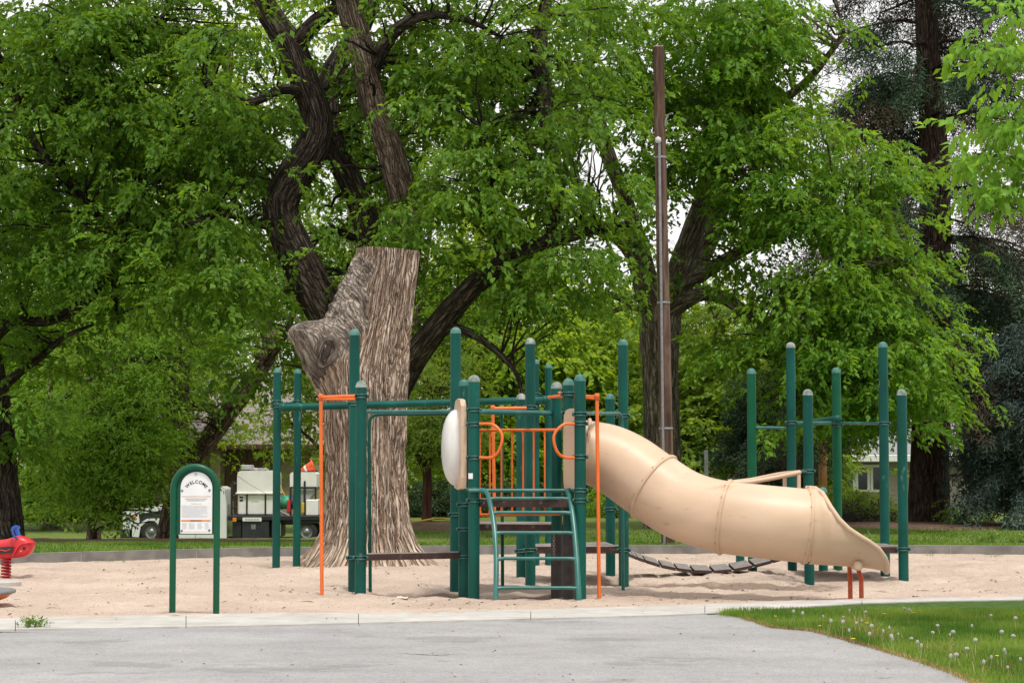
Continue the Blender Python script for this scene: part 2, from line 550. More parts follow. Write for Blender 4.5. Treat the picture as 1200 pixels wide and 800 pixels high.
# sand material: pale pinkish, footprints and grit
def sand_mat():
    m, nt, p = nodes_of('sand')
    tc = N(nt, 'ShaderNodeTexCoord')
    n1 = N(nt, 'ShaderNodeTexNoise'); n1.inputs['Scale'].default_value = 0.9; n1.inputs['Detail'].default_value = 5
    n2 = N(nt, 'ShaderNodeTexNoise'); n2.inputs['Scale'].default_value = 55; n2.inputs['Detail'].default_value = 6
    n3 = N(nt, 'ShaderNodeTexNoise'); n3.inputs['Scale'].default_value = 7; n3.inputs['Detail'].default_value = 8
    for n in (n1, n2, n3):
        nt.links.new(tc.outputs['Object'], n.inputs['Vector'])
    r1 = ramp(nt, [(0.3, (0.43, 0.338, 0.278)), (0.7, (0.56, 0.45, 0.372))])
    nt.links.new(n1.outputs[0], r1.inputs[0])
    r2 = ramp(nt, [(0.30, (0.42, 0.37, 0.33)), (0.45, (0.95, 0.95, 0.95)), (0.75, (1.12, 1.12, 1.12))])
    nt.links.new(n2.outputs[0], r2.inputs[0])
    mu = N(nt, 'ShaderNodeMix', data_type='RGBA', blend_type='MULTIPLY')
    mu.inputs['Factor'].default_value = 0.7
    nt.links.new(r1.outputs[0], mu.inputs['A'])
    nt.links.new(r2.outputs[0], mu.inputs['B'])
    nt.links.new(mu.outputs['Result'], p.inputs['Base Color'])
    # darker sand in the pits under the equipment, edges broken by noise
    da_ = N(nt, 'ShaderNodeAttribute', attribute_name='pit_tone')
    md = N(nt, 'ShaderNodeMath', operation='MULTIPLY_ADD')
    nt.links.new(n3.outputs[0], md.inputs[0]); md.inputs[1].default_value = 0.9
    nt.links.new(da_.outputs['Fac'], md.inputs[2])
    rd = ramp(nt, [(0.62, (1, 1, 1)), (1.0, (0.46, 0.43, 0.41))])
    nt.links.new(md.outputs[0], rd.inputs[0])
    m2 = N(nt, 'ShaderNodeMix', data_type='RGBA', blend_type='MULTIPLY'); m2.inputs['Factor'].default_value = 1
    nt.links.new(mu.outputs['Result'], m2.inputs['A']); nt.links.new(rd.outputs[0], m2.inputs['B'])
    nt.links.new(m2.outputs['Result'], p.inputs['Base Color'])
    p.inputs['Roughness'].default_value = 0.95
    p.inputs['Specular IOR Level'].default_value = 0.1
    ad = N(nt, 'ShaderNodeMath', operation='MULTIPLY_ADD')
    nt.links.new(n2.outputs[0], ad.inputs[0]); ad.inputs[1].default_value = 0.25
    nt.links.new(n3.outputs[0], ad.inputs[2])
    b = N(nt, 'ShaderNodeBump'); b.inputs['Strength'].default_value = 0.8; b.inputs['Distance'].default_value = 0.07
    nt.links.new(ad.outputs[0], b.inputs['Height'])
    nt.links.new(b.outputs[0], p.inputs['Normal'])
    return m


M['sand'] = sand_mat()
M['asphalt'] = mat('asphalt', (0.30, 0.294, 0.298), (0.47, 0.46, 0.465), rough=0.9, scale=60, bump=0.8, bscale=90, spec=.15, lo=.3, hi=.7)


def streaky(m, s1=(0.5, 3.0, 1), amt=0.25):
    """slow light and dark wear across an existing two-colour surface"""
    nt = m.node_tree
    p = nt.nodes['Principled BSDF']
    src = p.inputs['Base Color'].links[0].from_socket
    tc = N(nt, 'ShaderNodeTexCoord')
    mp = N(nt, 'ShaderNodeMapping'); mp.inputs['Scale'].default_value = s1
    nt.links.new(tc.outputs['Object'], mp.inputs[0])
    n = N(nt, 'ShaderNodeTexNoise'); n.inputs['Scale'].default_value = 1; n.inputs['Detail'].default_value = 7
    nt.links.new(mp.outputs[0], n.inputs['Vector'])
    r = ramp(nt, [(0.3, (1 - amt,) * 3), (0.7, (1 + amt * .4,) * 3)])
    nt.links.new(n.outputs[0], r.inputs[0])
    mu = N(nt, 'ShaderNodeMix', data_type='RGBA', blend_type='MULTIPLY'); mu.inputs['Factor'].default_value = 1
    nt.links.new(src, mu.inputs['A']); nt.links.new(r.outputs[0], mu.inputs['B'])
    nt.links.new(mu.outputs['Result'], p.inputs['Base Color'])


streaky(M['asphalt'], (0.5, 0.7, 1), 0.16)
streaky(M['green'], (2.5, 2.5, 1.4), 0.38)
streaky(M['orange'], (5, 5, 2), 0.22)
streaky(M['asphalt'], (2.2, 2.6, 1), 0.10)
streaky(M['asphalt'], (14, 14, 1), 0.10)
streaky(M['beige'], (1.2, 1.2, 2.5), 0.16)


def scuff(m, col, scale=(6, 6, 6), th=.60, soft=.08, amt=.6, detail=9):
    """worn spots, chips and stains with a shape of their own"""
    nt = m.node_tree
    p = nt.nodes['Principled BSDF']
    src = p.inputs['Base Color'].links[0].from_socket
    tc = N(nt, 'ShaderNodeTexCoord')
    mp = N(nt, 'ShaderNodeMapping'); mp.inputs['Scale'].default_value = scale
    nt.links.new(tc.outputs['Object'], mp.inputs[0])
    n = N(nt, 'ShaderNodeTexNoise'); n.inputs['Scale'].default_value = 1; n.inputs['Detail'].default_value = detail
    n.inputs['Roughness'].default_value = .65
    nt.links.new(mp.outputs[0], n.inputs['Vector'])
    r = ramp(nt, [(th, (0, 0, 0)), (th + soft, (amt,) * 3)])
    nt.links.new(n.outputs[0], r.inputs[0])
    mu = N(nt, 'ShaderNodeMix', data_type='RGBA')
    nt.links.new(r.outputs[0], mu.inputs['Factor'])
    nt.links.new(src, mu.inputs['A']); mu.inputs['B'].default_value = (*col, 1)
    nt.links.new(mu.outputs['Result'], p.inputs['Base Color'])


scuff(M['beige'], (0.34, 0.20, 0.11), (3, 3, 9), .60, .10, .45)
scuff(M['beige'], (0.25, 0.17, 0.11), (22, 22, 26), .66, .05, .5)
scuff(M['green'], (0.10, 0.22, 0.19), (9, 9, 3), .63, .06, .55)
scuff(M['green'], (0.30, 0.27, 0.23), (30, 30, 22), .69, .04, .6)
scuff(M['green2'], (0.10, 0.22, 0.15), (9, 9, 3), .63, .06, .5)
scuff(M['orange'], (0.35, 0.12, 0.06), (26, 26, 12), .64, .05, .6)
scuff(M['deck'], (0.22, 0.19, 0.17), (14, 14, 14), .60, .06, .6)
scuff(M['asphalt'], (0.17, 0.165, 0.165), (0.55, 0.9, 1), .585, .03, .35)
scuff(M['asphalt'], (0.16, 0.155, 0.15), (2.6, 3.4, 1), .64, .03, .5)
scuff(M['asphalt'], (0.60, 0.58, 0.55), (34, 34, 1), .67, .04, .6)
scuff(M['red_plastic'], (0.40, 0.10, 0.09), (14, 14, 14), .62, .06, .5)
M['concrete'] = mat('concrete', (0.51, 0.49, 0.462), (0.43, 0.412, 0.386), rough=0.9, scale=5, bump=0.25, bscale=80, spec=.2)
streaky(M['concrete'], (0.9, 1.5, 1), 0.15)
scuff(M['concrete'], (0.32, 0.29, 0.25), (2.2, 5, 1), .58, .08, .5)
scuff(M['concrete'], (0.40, 0.33, 0.27), (16, 16, 4), .63, .04, .5)
M['kerb'] = mat('kerb_concrete', (0.235, 0.222, 0.205), (0.15, 0.142, 0.132), rough=0.92, scale=4, bump=0.35, bscale=60)
M['soil'] = mat('soil', (0.10, 0.075, 0.05), (0.06, 0.05, 0.03), rough=.95, scale=20, bump=.5)
M['turf'] = mat('turf', (0.035, 0.085, 0.014), (0.075, 0.12, 0.03), rough=.95, scale=9, bump=.6, bscale=40, spec=.1)
M['lawn'] = mat('lawn_ground', (0.09, 0.15, 0.028), (0.16, 0.19, 0.055), rough=.95, scale=1.4, bump=.7, bscale=14, spec=.1, lo=.3, hi=.7)
M['mulch'] = mat('mulch', (0.115, 0.072, 0.048), (0.21, 0.145, 0.105), rough=.95, scale=16, bump=1.0, bscale=24, spec=.1)

# base soil sheet under everything in front of the kerb
V = [(-70, -40, -.12), (70, -40, -.12), (70, 33, -.12), (-70, 33, -.12)]
tag(mesh_np('ground', np.array(V, float), np.array([[0, 1, 2, 3]]), M['soil']), kind='structure')

# sand bed with real unevenness (dips under the equipment, a small mound by the slide)
DIPS = []
def sand_z(x, y):
    z = 0.035 * mnoise.noise((x * 0.55, y * 0.55, 0.3)) + 0.030 * mnoise.noise((x * 2.1, y * 2.6, 4.0)) + 0.032 * mnoise.noise((x * 4.2, y * 4.6, 9.0)) + 0.012 * mnoise.noise((x * 9, y * 9, 2.0))
    for (dx, dy, rx, ry, d) in DIPS:
        q = ((x - dx) / rx) ** 2 + ((y - dy) / ry) ** 2
        if q < 6:
            z += d * math.exp(-q)
    return z


def dip(px, py, rx, ry, d):
    g = G(px, py)
    DIPS.append((g.x, g.y, rx, ry, d))


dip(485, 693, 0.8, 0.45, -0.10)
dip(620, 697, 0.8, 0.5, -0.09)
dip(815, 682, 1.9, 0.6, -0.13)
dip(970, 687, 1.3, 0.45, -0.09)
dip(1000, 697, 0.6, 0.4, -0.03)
dip(930, 706, 0.40, 0.16, 0.09)
dip(427, 672, 1.1, 1.0, 0.06)
nx = 520
pxs = np.concatenate([np.linspace(-1500, -80, 40), np.linspace(-60, 1260, nx), np.linspace(1290, 2600, 40)])
nr = 230
V = np.zeros((len(pxs), nr, 3))
PIT_TONE = np.zeros((len(pxs), nr))
for i, x in enumerate(pxs):
    a, b = G(x, interp(SANDN, x)), G(x, interp(CURB, x))
    for j in range(nr):
        t = -.018 + 1.018 * j / (nr - 1)
        p = a + (b - a) * t
        edge = min(1, max(0, t) * 9, 0.35 + (1 - t) * 6)
        z = sand_z(p.x, p.y) * edge - .004
        if t < .012:
            # sand blown and kicked over the edge of the walk in tongues
            z = .018 + .016 * mnoise.noise((p.x * 1.7, p.y * 2.2, 3)) + .010 * mnoise.noise((p.x * 7, p.y * 7, 1)) + .25 * (t + .0)
        V[i, j] = (p.x, p.y, z)
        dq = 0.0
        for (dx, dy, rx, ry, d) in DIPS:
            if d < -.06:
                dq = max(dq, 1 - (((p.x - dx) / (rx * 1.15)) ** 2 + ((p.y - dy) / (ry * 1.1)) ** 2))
        PIT_TONE[i, j] = max(0, min(.8, dq * 1.0 + .3 * mnoise.noise((p.x * 3, p.y * 3, 6)))) if dq > 0 else 0
idx = np.arange(len(pxs) * nr).reshape(len(pxs), nr)
F = np.stack([idx[:-1, :-1], idx[1:, :-1], idx[1:, 1:], idx[:-1, 1:]], -1).reshape(-1, 4)
tag(mesh_np('sand', V.reshape(-1, 3), F, M['sand'], attrs={'pit_tone': PIT_TONE.ravel()}, smooth_=True), kind='structure')

# concrete walk between sand and asphalt, in slabs with joints
def slab_strip():
    mb = MB()
    joints = [-1500, -1100, -800, -560, -360, -160, 18, 218, 420, 622, 826, 1010, 1200, 1400, 1700, 2100, 2600]
    for a, b in zip(joints[:-1], joints[1:]):
        n = 6
        xs = [a + (b - a) * k / n for k in range(n + 1)]
        near = [G(x, interp(CONC, x)) for x in xs]
        far = [G(x, interp(SANDN, x)) for x in xs]
        near[0].x += .003; far[0].x += .003; near[-1].x -= .003; far[-1].x -= .003
        top = near + far[::-1]
        mb.prism([(p.x, p.y, .022) for p in top], (0, 0, -.12))
    return mb
tag(slab_strip().build('concrete_path', M['concrete'], smooth_=False), kind='structure')

# asphalt path
ys = [2600, 1400, 1000, 860]
V, F = [], []
rows = [-6, -3, 0, 3, 5, 7, 9, 10, 12.0, 13.7, 14.8, 15.9, 17.0, 17.6, 18.1]
for Y in rows:
    xr = interp([(a, b) for a, b in sorted(ASPH)], max(Y, 10.0))
    Xr = (xr - 600) / FPX * max(Y, 10.0) + (0.0 if Y >= 10 else (10 - Y) * .12)
    for k in range(9):
        V.append((-24 + (Xr + 24) * k / 8, Y, 0.004))
last = []
for k in range(9):
    X = -24 + (V[-1][0] + 24) * k / 8
    # far edge follows the concrete
    px = 600 + X / 18.6 * FPX
    g = G(px, interp(CONC, px) - .2)
    last.append((g.x, g.y, 0.004))
nrow = len(rows)
V += last
for i in range(nrow):
    for k in range(8):
        F.append((i * 9 + k, i * 9 + k + 1, (i + 1) * 9 + k + 1, (i + 1) * 9 + k))
V2 = V
# sliver of asphalt between x=955 and the tip at 845
tag(mesh_np('asphalt_path', np.array(V2), np.array(F), M['asphalt']), kind='structure')

# grass patch: ground sheet, right of the asphalt edge
edge = [(Y, x) for Y, x in ASPH]
tip = [((x - 600) / FPX * Y, Y) for Y, x in edge]
poly_near = [(q[0], q[1]) for q in tip]
def grass_edge_X(Y):
    xs = interp(sorted([(a, b) for a, b in ASPH]), Y)
    return (xs - 600) / FPX * Y
V, F = [], []
rowsY = list(np.linspace(6.0, 20.6, 60))
def conc_near_Y(X):
    lo, hi = 15.0, 26.0
    for _ in range(30):
        mid = (lo + hi) / 2
        px = 600 + X / mid * FPX
        if mid < G(px, interp(CONC, px)).y:
            lo = mid
        else:
            hi = mid
    return lo
cols = np.concatenate([np.linspace(0, 1, 26) ** 1.5])
gx = np.linspace(1.9, 24, 150)
for X in gx:
    yt = conc_near_Y(X) - .01
    # lower limit: where the edge curve crosses this X
    ya = np.linspace(yt, 6.0, 80)
    yl = yt
    for yy in ya:
        if grass_edge_X(max(yy, 10.0)) <= X:
            yl = yy
        else:
            break
    for k in range(12):
        y = yl + (yt - yl) * k / 11
        V.append((X, y, 0.012 + .02 * mnoise.noise((X * .8, y * .8, 1)) * min(1, k / 3.) * min(1, (11 - k) / 3.)))
for i in range(len(gx) - 1):
    for k in range(11):
        F.append((i * 12 + k, (i + 1) * 12 + k, (i + 1) * 12 + k + 1, i * 12 + k + 1))
tag(mesh_np('grass_verge', np.array(V), np.array(F), M['turf'], smooth_=True), kind='structure')

# far kerb: one concrete edging in sections
def kerb():
    mb = MB()
    js = [-1500, -1000, -600, -250, -60, 95, 230, 400, 560, 790, 1114, 1300, 1600, 2100, 2600]
    for a, b in zip(js[:-1], js[1:]):
        n = 5
        xs = [a + (b - a) * k / n for k in range(n + 1)]
        f = [G(x, interp(CURB, x)) for x in xs]
        f[0].x += .0008; f[-1].x -= .0008
        bk = [p + Vector((p.x / p.y * .2, .2, 0)) for p in f]
        for z0, z1, ins in ((-.1, .118, 0), (.118, .132, .012)):
            top = [p + Vector((0, ins, 0)) for p in f] + [p - Vector((0, ins, 0)) for p in bk[::-1]]
            mb.prism([(p.x, p.y, z1) for p in top], (0, 0, z0 - z1))
    return mb
tag(kerb().build('kerb', M['kerb'], smooth_=False), kind='structure')

# lawn and park ground beyond the kerb, out to the horizon
pxs = list(range(-3000, 4300, 60))
dist = [0, .4, 1, 2, 3, 4.5, 6, 8, 10, 13, 16, 20, 24, 28, 33, 38, 44, 50, 58, 70, 90, 130, 200, 330, 600, 1500]
V = []
for x in pxs:
    xc = min(2600, max(-1500, x))
    y0 = curb_y(xc) + .19
    for d in dist:
        Y = y0 + d
        X = (x - 600) / FPX * Y
        V.append((X, Y, tz(X, Y) + (0.03 * mnoise.noise((X * .4, Y * .4, 0)) if d > .5 else 0)))
nd = len(dist)
F = [(i * nd + j, (i + 1) * nd + j, (i + 1) * nd + j + 1, i * nd + j + 1) for i in range(len(pxs) - 1) for j in range(nd - 1)]
tag(mesh_np('lawn', np.array(V), np.array(F), M['lawn'], smooth_=True), kind='structure')


def patch(name, cx, cy, Y, rx, ry, m, h=.12):
    """low irregular mound on the lawn"""
    X0 = (cx - 600) / FPX * Y
    V, F = [], []
    nr_, na = 14, 56
    V.append((X0, Y, tz(X0, Y) + h))
    for r in range(1, nr_ + 1):
        for k in range(na):
            a = 2 * math.pi * k / na
            q = r / nr_ * (1 + .18 * mnoise.noise((math.cos(a) * 1.7 + cx, math.sin(a) * 1.7, 2)))
            X, Yy = X0 + rx * q * math.cos(a), Y + ry * q * math.sin(a)
            V.append((X, Yy, tz(X, Yy) + h * (1 - (r / nr_) ** 2) + .035 - .06 * (r == nr_) + .03 * mnoise.noise((X * 3, Yy * 3, 5))))
    tri = []
    for k in range(na):
        F.append((0, 1 + k, 1 + (k + 1) % na, 1 + (k + 1) % na))
    me_f = []
    for k in range(na):
        me_f.append((0, 1 + k, 1 + (k + 1) % na))
    for r in range(nr_ - 1):
        for k in range(na):
            a, b = 1 + r * na + k, 1 + r * na + (k + 1) % na
            me_f.append((a, a + na, b + na, b))
    mb = MB(); mb.add(V, me_f)
    return tag(mb.build(name, m), kind='structure')


patch('mulch_bed', 240, 0, 50, 3.6, 9, M['mulch'], .03)
patch('mulch_bed', 525, 0, 46, 1.4, 4.0, M['mulch'], .03)
patch('mulch_bed', 1085, 0, 47, 2.3, 3.2, M['mulch'], .04)
patch('mulch_bed', 30, 0, 45, 1.6, 4, M['mulch'], .05)
# ------------------------------------------------------------------ playground structure
g0 = G(620, 697)
PS = thing('playground_structure', 'large green, orange and beige climbing structure with tube slide standing on the sand', 'playground', (g0.x, g0.y, 0))


def post(root, xb, yb, yt, w=.127, m='green', cap='cap', name='post', clamps=(), yl=None):
    """round post: base seen at xb, yb, top of the dome seen at height yt; clamps: photo heights of collars"""
    g = G(xb, yb)
    r = w / 2
    top = at(xb, yt, g.y).z
    mb = MB().lathe((g.x, g.y, 0), [(r, -.25), (r, top - r * 1.05)], n=24)
    p = mb.build(name, M[m], root)
    h0 = top - r * 1.05
    prof = [(r * 1.03, h0 - .006), (r * 1.03, h0 + .012)] + [(r * 1.0 * math.cos(a), h0 + .012 + (r) * math.sin(a)) for a in np.linspace(.05, math.pi / 2, 8)]
    MB().lathe((g.x, g.y, 0), prof, n=24).build('post_cap', M[cap], p)
    for yc in clamps:
        collar(p, g, at(xb, yc, g.y).z, r)
    return p, Vector((g.x, g.y, 0)), top


def collar(p, g, z, r, side=None):
    mb = MB()
    for dz in (-.017, .017):
        mb.lathe((g.x, g.y, z + dz), [(r + .001, -.008), (r + .009, -.007), (r + .009, .007), (r + .001, .008)], n=20)
    mb.box((g.x + r + .012, g.y - .01, z), (.03, .05, .042), bev=.006)
    mb.box((g.x - r - .012, g.y - .01, z), (.03, .05, .042), bev=.006)
    mb.lathe((g.x + r + .012, g.y - .035, z), [(.011, 0), (.011, .012), (.002, .016)], n=8, axis=(0, -1, 0))
    mb.lathe((g.x - r - .012, g.y - .035, z), [(.011, 0), (.011, .012), (.002, .016)], n=8, axis=(0, -1, 0))
    return mb.build('clamp', M['clamp'], p)


# main part
P3 = post(PS, 414.2, 690.5, 386, clamps=(473, 653))
P4 = post(PS, 422.3, 697, 446.5, cap='cap_grey', clamps=(464, 653))
P5 = post(PS, 533.5, 689.5, 384, clamps=(481, 602.5))
P6 = post(PS, 543.5, 693.5, 445, clamps=(591, 620, 652))
P7 = post(PS, 555.3, 698, 440, cap='cap_grey', clamps=(480, 497, 536, 573.5, 586))
P8 = post(PS, 610.8, 676.5, 461.5, cap='cap_grey', clamps=(645,))
P9 = post(PS, 621.5, 682.5, 396.5, cap='cap_grey', clamps=(477, 644))
P12 = post(PS, 652.5, 694.5, 448, cap='cap_grey')
P13 = post(PS, 666.5, 697.5, 444, clamps=(461.5, 484))
P14 = post(PS, 680.2, 700, 439, clamps=(485, 496, 535, 574, 586))
P15 = post(PS, 715.5, 673, 461.5, clamps=(596,))
P16 = post(PS, 731.0, 681.5, 398, clamps=(487, 644))
# dark brown tubes round the lower part of two posts behind the ladder
for P in (P12, P13):
    MB().lathe((P[1].x, P[1].y, 0), [(.068, -.1), (.068, .70), (.064, .71)], n=20).build('lower_tube', M['dark'], P[0])

# right part
P17 = post(PS, 882.0, 668.5, 432, m='green2')
P17b = post(PS, 867.5, 661, 590, m='green')
P18 = post(PS, 928.5, 669, 401.5, cap='cap_grey', clamps=(495,))
P19 = post(PS, 948.5, 680, 456.5, cap='cap_grey', clamps=(552,))
P20 = post(PS, 982.0, 667, 431, m='green2', clamps=(498,))
P21 = post(PS, 1037.5, 673.5, 401, clamps=(496,))
P22 = post(PS, 1059.0, 679.5, 456.5, cap='cap_grey', clamps=(643,))
P23 = post(PS, 964.8, 668.5, 571)


def pipe(name, pts, r, m, root=PS, n=12, step=.03, sm=True):
    q = [(p[0], p[1], p[2], r) for p in pts]
    if sm:
        q = catmull(q, step)
    return MB().tube([x[:3] for x in q], r, n=n).build(name, M[m], root)


def bend(pts, rad=.07, k=5):
    """round the corners of a polyline"""
    pts = [Vector(p) for p in pts]
    out = [pts[0]]
    for a, b, c in zip(pts[:-2], pts[1:-1], pts[2:]):
        d1, d2 = (a - b), (c - b)
        rr = min(rad, d1.length * .45, d2.length * .45)
        s, e = b + d1.normalized() * rr, b + d2.normalized() * rr
        for i in range(k + 1):
            t = i / k
            out.append((1 - t) ** 2 * s + 2 * t * (1 - t) * b + t * t * e)
    out.append(pts[-1])
    return out


def V3(v, z):
    return Vector((v.x, v.y, z))


# overhead rails and bent pipe legs
Y = P5[1].y
pipe('overhead_rail', [at(428, 482.3, P4[1].y), at(534, 482.0, P5[1].y)], .022, 'rail', sm=False)
leg = at(434, 684.5, P5[1].y - .1)
pipe('rail_leg', bend([at(533, 484.5, P5[1].y - .02), at(432.5, 485.5, leg.y), V3(leg, -.1)], .12), .02, 'green', sm=False)
pipe('overhead_rail', [at(561, 482, P7[1].y - .02), at(605, 483.5, P7[1].y + .1), at(648, 484, P12[1].y)], .030, 'rail', sm=False)
lx = G(589, 688)
pipe('rail_leg', bend([at(566, 481.5, P7[1].y), at(588, 481, lx.y), V3(lx, -.1)], .12), .020, 'green', sm=False)
lx = G(730.3, 691.5)
pipe('rail_leg', bend([at(686, 484, P14[1].y), at(728.5, 484, lx.y), V3(lx, -.1)], .14), .021, 'rail', sm=False)


# fire poles: orange uprights with a bent arm
def fire_pole(a, b, base, arm2=None):
    mb = MB()
    mb.tube([b, V3(base, -.1)], .021, n=12)
    mb.tube([a, b], .021, n=12)
    mb.lathe(b - Vector((0, 0, .03)), [(.0, 0), (.029, 0), (.029, .06), (.02, .07), (0, .07)], n=12)
    if arm2 is not None:
        mb.tube([arm2, b - Vector((0, 0, .02))], .014, n=10)
    return mb.build('fire_pole', M['orange'], PS)


bp = G(377.3, 697)
fire_pole(at(416, 464, P4[1].y - .05), at(376, 465.5, bp.y), bp, at(416, 467.5, P4[1].y - .08))
bp = G(702.3, 700)
fire_pole(at(672, 464, P13[1].y), at(699.5, 465, bp.y), bp, at(684, 466.5, P14[1].y + .1))
bp = G(581, 684)
fire_pole(at(617, 478, bp.y), at(577.5, 478.5, bp.y), bp)
MB().tube([at(643.5, 465.2, P12[1].y + .1), at(662, 464, P13[1].y)], .021, n=12).lathe(at(656, 462, P13[1].y), [(0, 0), (.02, 0), (.02, .03), (0, .03)], n=10, axis=(0, -.2, 1)).build('grab_bar', M['orange'], PS)

# decks
def deck(name, corners, z, t=.085, ins=.0):
    mb = MB()
    c = sum((Vector((q.x, q.y, 0)) for q in corners), Vector()) / len(corners)
    o = [Vector((c.x + (q.x - c.x) * (1 - ins), c.y + (q.y - c.y) * (1 - ins), z)) for q in corners]
    mb.prism(o, (0, 0, -t))
    # paler top faces: light falling on the deck, painted in
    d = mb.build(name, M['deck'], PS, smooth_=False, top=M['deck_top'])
    return d


zD1 = at(620, 584.5, P7[1].y).z
deck('deck', [P7[1] + Vector((.07, -.0, 0)), P14[1] + Vector((-.07, 0, 0)), P13[1] + Vector((-.07, 0, 0)), P6[1] + Vector((.07, 0, 0))], zD1)
zD2 = at(620, 614.5, P12[1].y).z
l0, l1 = G(556, 692.5), G(661, 694.5)
dk = deck('deck', [Vector((l0.x, l0.y, 0)), Vector((l1.x, l1.y, 0)), Vector((l1.x - .1, l1.y + 1.1, 0)), Vector((l0.x - .05, l0.y + 1.1, 0))], zD2, .075)
zD3 = at(680, 640.5, P16[1].y).z
e = [G(629, 681), G(726, 681)]
deck('deck', [Vector((e[0].x, e[0].y, 0)), Vector((e[1].x, e[1].y, 0)), P15[1] + Vector((-.07, .0, 0)), P8[1] + Vector((.09, 0, 0))], zD3, .08)
# hanging chain at the deck corner
mb = MB()
for k in range(9):
    z = at(649, 628, P12[1].y - .2).z - k * .03
    c = at(649, 640, P12[1].y - .2)
    a = 2 * math.pi
    ring = [Vector((c.x + (.013 * math.cos(t) if k % 2 else 0), c.y + (0 if k % 2 else .013 * math.cos(t)), z + .021 * math.sin(t))) for t in np.linspace(0, a, 11)]
    mb.tube(ring, .0045, n=6, caps=False)
mb.build('chain', M['chain'], PS)

# balance plank on the left
zb = at(480, 648.6, P4[1].y + .1).z
mb = MB()
a, b = at(429.5, 648.6, P4[1].y), at(538, 648.6, P6[1].y - .05)
a.z = b.z = zb
mb.prism([a, b, b + Vector((0, .30, 0)), a + Vector((0, .30, 0))], (0, 0, -.07))
for k in range(8):
    p = a.lerp(b, (k + .6) / 8.2)
    mb.lathe((p.x, p.y + .001, p.z - .035), [(.0, -.0), (.011, 0), (.011, .004), (0, .005)], n=8, axis=(0, -1, 0))
mb.build('balance_plank', M['deck'], PS, smooth_=False, top=M['deck_top'])

# right platform
zr = at(1040, 640.5, P22[1].y).z
deck('deck', [P19[1] + Vector((.07, .02, 0)), P22[1] + Vector((-.07, .02, 0)), P21[1] + Vector((-.0, .1, 0)), P18[1] + Vector((0.0, .1, 0))], zr, .075)

# suspended bridge of short planks
ctrl = [(733, 646.5, P16[1].y - .02), (752, 654, 26.6), (780, 662.5, 26.9), (812, 667.3, 27.2), (838, 668, 27.3), (870, 664.5, 27.4), (905, 656, 27.3), (940, 646, P19[1].y + .3)]
path = catmull([(*at(x, y, Yy), 0) for x, y, Yy in ctrl], .02)
path = [Vector(p[:3]) for p in path]
acc = [0]
for p, q in zip(path[:-1], path[1:]):
    acc.append(acc[-1] + (q - p).length)
BR = bpy.data.objects.new('suspended_bridge', None)
COL.objects.link(BR)
BR.parent = PS
BR.location = path[0] - world_loc(PS)


def pt(s):
    for k in range(len(acc) - 1):
        if acc[k + 1] >= s:
            return path[k].lerp(path[k + 1], (s - acc[k]) / (acc[k + 1] - acc[k]))
    return path[-1]


npl = 15
for k in range(npl):
    p, q = pt(acc[-1] * (k + .06) / npl), pt(acc[-1] * (k + .92) / npl)
    wv_ = Vector((0, .74, .035))
    MB().prism([p, q, q + wv_, p + wv_], (0, 0, -.042)).build('bridge_plank', M['deck'], BR, smooth_=False, top=M['deck_top'])
mb = MB()
for oy in (.04, .70):
    mb.tube([p + Vector((0, oy, -.03)) for p in path[::4]], .008, n=6)
mb.build('bridge_chain', M['chain'], BR)

# orange barrier of upright bars, on the back edge of the deck
BA = bpy.data.objects.new('barrier', None)
COL.objects.link(BA)
BA.parent = PS
ya = P6[1].y + .12
yb_ = P13[1].y + .02
BA.location = at(600, 602, (ya + yb_) / 2) - world_loc(PS)
def bpnt(x, y):
    t = (x - 561) / (652 - 561)
    return at(x, y, ya + (yb_ - ya) * t)
MB().tube([bpnt(561, 504), bpnt(652, 503.5)], .017, n=10).build('top_rail', M['orange'], BA)
MB().tube([bpnt(561, 603), bpnt(657, 602)], .017, n=10).build('bottom_rail', M['orange'], BA)
for x in (562.5, 574, 587.5, 600, 613, 625.5, 638.5):
    a, b = bpnt(x, 504), bpnt(x, 602)
    rr = [.019, .013, .011, .011, .013, .019]
    ts = [0.005, .05, .10, .90, .95, .995]
    MB().tube([a.lerp(b, t) for t in ts], rr, n=10, caps=False).build('bar', M['orange'], BA)
MB().lathe(bpnt(656, 502.5) + Vector((0, -.06, 0)), [(0, 0), (.02, 0), (.02, .02), (.008, .03), (0, .03)], n=10, axis=(0, -1, 0)).build('bolt', M['steel'], BA)

# orange hand loops on the front posts
for P, s, xs_ in ((P7, 1, (562, 577, 587, 588.5, 584, 577, 562)), (P14, -1, (673, 661, 651, 649, 653, 661, 673))):
    ys_ = (496.5, 497, 506, 516, 529, 535.5, 536)
    pts = [at(x, y, P[1].y - .05 - .10 * math.sin(math.pi * i / 6)) for i, (x, y) in enumerate(zip(xs_, ys_))]
    pipe('hand_loop', pts, .0165, 'orange')

# clear climbing bubble and its panel, on the left side of the deck
def side_panel(A, B, ylow, yhigh, m, name, bulge=.02, notch=True):
    """moulded plastic panel standing between two posts"""
    p, q = V3(A, 0), V3(B, 0)
    d = (q - p)
    L = d.length
    d.normalize()
    n = Vector((0, 0, 1)).cross(d)
    z0, z1 = at(548, ylow, p.y).z, at(548, yhigh, p.y).z
    outline = []
    hh = z1 - z0
    for t, z in ((.06, 0), (.5, -.02), (.94, 0), (.985, .12 * hh), (.99, .7 * hh), (.94, .93 * hh), (.80, 1.0 * hh), (.5, 1.02 * hh), (.2, 1.0 * hh), (.06, .93 * hh), (.01, .7 * hh), (.015, .12 * hh)):
        outline.append(p + d * (t * L) + Vector((0, 0, z0 + z)) - n * .03)
    mb = MB()
    mb.prism(outline, n * .06)
    return mb, p, d, n, L, z0, z1


